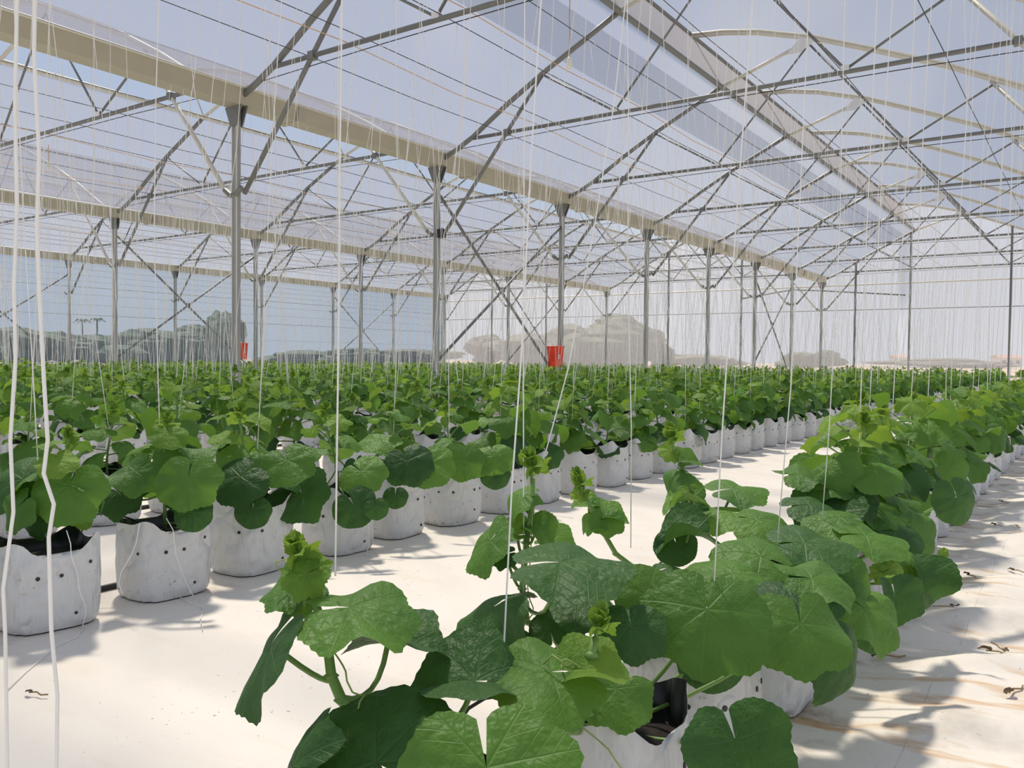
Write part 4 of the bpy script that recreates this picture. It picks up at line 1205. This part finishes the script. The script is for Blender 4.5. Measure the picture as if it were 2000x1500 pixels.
stuff_p, stuff_s, stuff_b = TA(), MB(), MB()
for ri in range(len(ROWS)):
    for k, p in enumerate(row_y[ri]):
        lod = p.get('lod', 2)
        rng = random.Random(1000 * ri + k)
        base = (p['x'], p['y'], 0.0)
        rz = rng.uniform(0, 6.28); sc = rng.uniform(.92, 1.1)
        Mx = Matrix.Translation(base) @ Matrix.Rotation(rz, 4, 'Z') @ Matrix.Scale(sc, 4)
        v = rng.randrange(NVAR) if ri else NVAR + rng.randrange(5)
        a_idx = None
        if ri == 0:
            a_idx = min(range(len(row_y[0])), key=lambda q: abs(row_y[0][q]['y'] - p['y']))
            a_idx = int(round((p['y'] - ROW_A_Y[0]) / .42)) if p['y'] < 2.7 else None
        b_idx = None
        if ri == 1:
            for q, yy in enumerate(ROW_B_Y):
                if abs(p['y'] - yy) < 1e-6: b_idx = q
        if lod < 2:
            where = f"{ordn(p['ord'])} from the {'camera' if ri == 0 else 'left'} in the {ROWN[ri]}"
            plab = f'young melon plant, {where}'
            wpl = f"{ordn(p['ord'])} plant from the {'camera' if ri == 0 else 'left'} in the {ROWN[ri]}"
        # ---- plant
        if lod == 0:
            if a_idx in HERO:
                h = HERO[a_idx]
                st = [at(*q) for q in h['stem']]
                st[0] = Vector((p['x'], p['y'], .215)) if a_idx != 4 else st[0]
                spt = poly_at(st)
                P = dict(stem=st, pet=[], leaves=[], ten=[], r=h['r'])
                for sp in h['leaves'] + FLANK.get(a_idx, []):
                    m, var, mat, pts = hero_leaf(sp, spt)
                    P['leaves'].append((m, var, mat)); P['pet'].append((pts, .0042 if sp[3] > .07 else .003))
                tx, ty, tD, ts, trot = h['tip']
                P['tip'] = Matrix.Translation(at(tx, ty, tD)) @ Matrix.Rotation(R_(-trot), 4, FWD) @ Matrix.Scale(ts, 4)
                for a_, b_ in h['tendrils']:
                    A, B = at(*a_), at(*b_); P['ten'].append(tendril_pts(A, (B - A).normalized(), (B - A).length, rng))
                r = empty('melon_plant', base); to_local(P, base); plant_parts(r, P, rng)
            elif b_idx is not None:
                P = gen_plant(random.Random(500 + b_idx), 9, rng.uniform(.55, .64))
                P['leaves'] = P['leaves'][2:]; P['pet'] = P['pet'][2:]
                spt = poly_at([q + Vector(base) for q in P['stem']])
                for sp in FRONT_B[b_idx]:
                    m, var, mat, pts = hero_leaf(sp, spt)
                    P['leaves'].append((Matrix.Translation(-Vector(base)) @ m, var, mat)); P['pet'].append(([q - Vector(base) for q in pts], .0036))
                r = empty('melon_plant', base); plant_parts(r, P, rng)
            else:
                if v not in PROTO:
                    PROTO[v] = r = proto_plant(v)
                else:
                    r = copy_tree(PROTO[v])
                r.matrix_basis = Mx
            tag(r, plab, 'plant', 'melon plants')
        elif lod == 1:
            r = link('melon_plant', VAR_MID[v]); r.matrix_basis = Mx; tag(r, plab, 'plant', 'melon plants')
        else:
            stuff_p.merge(VAR_LOW[v], Mx)
        # ---- bag
        bm = Matrix.Translation((p['x'], p['y'], -0.002)) @ Matrix.Rotation(rng.choice([0, math.pi]) * 0 + rng.uniform(-.18, .18), 4, 'Z') @ Matrix.Scale(rng.uniform(.97, 1.03), 4)
        if lod == 0:
            bd, ln_, so_, hs = BAGS[rng.randrange(6)]
            r = empty('grow_bag'); r.matrix_basis = bm
            link('bag_body', bd, r); link('liner', ln_, r); link('soil', so_, r)
            for hme in hs: link('drain_hole', hme, r)
            tag(r, f'white grow bag, {where}', 'grow bag', 'white grow bags')
        elif lod == 1:
            r = link('grow_bag', BAG_LOW_MESH[rng.randrange(4)]); r.matrix_basis = bm
            tag(r, f'white grow bag, {where}', 'grow bag', 'white grow bags')
        else:
            g = BAG_LOW[rng.randrange(4)]
            k0 = len(stuff_b.v)
            stuff_b.v += [tuple(bm @ Vector(q)) for q in g.v]
            for f_, mi_ in zip(g.f, g.mi):
                stuff_b.f.append(tuple(a + k0 for a in f_)); stuff_b.mi.append(stuff_b.slot(g.mats[mi_]))
        # ---- string
        if a_idx in HSTR and lod < 2:
            for q, hp in enumerate(HSTR[a_idx]):
                pts = [at(*w_) for w_ in hp]; pts.append(Vector((pts[-1].x, pts[-1].y, 4.45)))
                string_obj(pts, .0014, f"{'upright' if q == 0 else 'slanting'} twine over the {wpl}", rng)
        elif lod < 2:
            string_obj(string_pts(p, srng), .0019 if p['d'] < 6 else .0026, f"twine over the {wpl}", rng)
        else:
            pts = string_pts(p, srng)
            stuff_s.tube(pts[::3], .0029, 'twine', 3, cap=False)
            if p['d'] < 16: knot(stuff_s, pts[-1], rng, .0021)
        if lod >= 1 and p['d'] < 26:
            stuff_s.tube(string_pts(p, srng)[::3], .0027, 'twine', 3, cap=False)
pts = [at(*w_) for w_ in HSTR[99][0]]; pts.append(Vector((pts[-1].x, pts[-1].y, 4.45))); pts.insert(0, at(16, 1750, .62))
string_obj(pts, .0014, 'thick white twine close to the camera at the left frame edge', srng)
pts = [at(*w_) for w_ in EXTRA_S]; pts.insert(0, at(112, 1750, .62)); pts.append(Vector((pts[-1].x, pts[-1].y, 4.45)))
string_obj(pts, .0015, 'thick wavy white twine close to the camera, second from the left frame edge', srng)

o = link('distant_melon_crop', stuff_p.mesh('distant_melon_crop')); tag(o, 'dense green carpet of distant young melon plants', 'plants', kind='stuff')
o = stuff_b.build('distant_grow_bags', None, True); tag(o, 'distant rows of white grow bags under the melon foliage', 'grow bags', kind='stuff')
o = stuff_s.build('distant_strings'); tag(o, 'curtain of distant white trellis strings', 'strings', kind='stuff')

# ------------------------------------------------------------------ drip lines
for ri in range(0, 6):
    rx = ROWS[ri]; y0_ = 0.2 if ri == 0 else max(-0.3, -rx * .4 - 1)
    r = empty('drip_pipe', (rx - .175, y0_, 0)); tag(r, f'black irrigation pipe on the ground along the {ROWN[ri]}', 'pipe', 'irrigation pipes')
    m_ = MB(); L = YEND - 1 - y0_
    m_.tube([(0.004 * math.sin(t * 1.3), t * L / 40, .012) for t in range(41)], .011, 'black_plastic', 8); m_.build('pipe', r, True)
    if ri < 2:
        for p in row_y[ri]:
            if p.get('lod') == 0 and p['d'] < 5.5:
                dy = p['y'] - y0_
                m_ = MB(); m_.tube(bez(Vector((0, dy - .2, .02)), Vector((-.05, dy - .24, .42)), Vector((.17, dy - .04, .235)), 10), .0032, 'black_plastic', 6); m_.build('drip_tube', r, True)

# ------------------------------------------------------------------ loose twine ends and litter on the sheet
def ground_line(name, pix, rad, mat, label, cat, lift=.004, group=None):
    pts = []
    for q in pix:
        g = on_z(*q, 0.0); pts.append(Vector((g.x, g.y, ground_h(g.x, g.y) + lift)))
    m_ = MB(); m_.tube(pts, rad, mat, 5); o_ = m_.build(name, None, True); tag(o_, label, cat, group); return o_
ground_line('loose_string', [(15, 1345), (50, 1310), (85, 1282), (110, 1262), (150, 1245), (165, 1225)], .0016, 'twine', 'loose end of twine lying on the sheet below the leftmost bag', 'string', group='loose twine')
ground_line('loose_string', [(345, 1165), (372, 1180), (398, 1188), (391, 1210), (396, 1233)], .0015, 'twine', 'curled twine end on the sheet below the second bag at left', 'string', group='loose twine')
ground_line('loose_string', [(712, 1085), (740, 1095), (790, 1098)], .0014, 'twine', 'short twine end on the sheet before the fourth bag at left', 'string', group='loose twine')
ground_line('loose_string', [(1030, 990), (1070, 1005), (1120, 1012)], .0014, 'twine', 'short twine end on the sheet in mid path', 'string', group='loose twine')
def face_line(pix, label):
    pts = []
    for q in pix:
        d = ray(*q); pts.append(CAM + d * (-2.572 / d.x))
    m_ = MB(); m_.tube(pts, .0016, 'twine', 5); tag(m_.build('loose_string', None, True), label, 'string', 'loose twine')
face_line([(130, 1036), (138, 1062), (139, 1085), (152, 1125), (154, 1150), (166, 1182), (168, 1200), (160, 1226)], 'loose twine trailing down the leftmost bag')
face_line([(273, 1022), (266, 1060), (256, 1085), (236, 1118), (232, 1140), (240, 1162)], 'loose twine bowed down the left side of the second bag')
face_line([(325, 1012), (338, 1035), (344, 1085), (357, 1122), (372, 1155), (380, 1168)], 'loose twine running down the right side of the second bag')
face_line([(709, 990), (712, 1008), (719, 1025), (721, 1065), (714, 1085)], 'loose twine hanging on the right edge of the fourth bag')
lrng = random.Random(8)
def litter(px, py, s, ang, label, stalk=True):
    g = on_z(px, py, 0.0)
    r = empty('dry_leaf', (g.x, g.y, ground_h(g.x, g.y) + .006), R_(ang)); tag(r, label, 'dry leaf', 'withered leaf litter')
    ta = TA(); ta.addM(MID[NSH + lrng.randrange(2)], Matrix.Scale(s, 4) @ Matrix.Translation((0, 0, .35)) @ Matrix.Diagonal((.55, 1, .8, 1)), 'dry_leaf'); link('blade', ta.mesh('blade'), r)
    if stalk:
        m_ = MB(); m_.tube([(0, 0, .004), (s * .4, -s * 1.2, .006), (s * .2, -s * 2.4, .003), (s * .7, -s * 3.4, .004)], .0022, 'dry_stalk', 5); m_.build('stalk', r)
for a in [(1888, 1135, .022, 40, 'withered leaf on the right path beside the small side shoot'), (1862, 1203, .020, -70, 'withered leaf with a curved stalk near the right bag foot'),
          (1962, 1312, .022, 200, 'brown withered leaf with stalk at the right frame edge'), (1925, 1283, .026, 80, 'crumpled brown leaf above the stalked one at right'),
          (1970, 1390, .022, 150, 'shrivelled leaf lowest at the right frame edge'), (1975, 1122, .018, 70, 'thin withered leaf high on the right path'),
          (1715, 1290, .024, 120, 'long withered leaf stalk lying beside the hanging right leaf'), (1940, 1030, .022, 60, 'dark withered leaf in a fold of the sheet'),
          (1985, 1040, .016, 10, 'small dark leaf scrap in the sheet fold at the edge'), (57, 1355, .016, 100, 'single small withered leaf on the clean sheet at lower left'),
          (1955, 985, .02, 45, 'withered leaf far along the right path')]:
    litter(*a)
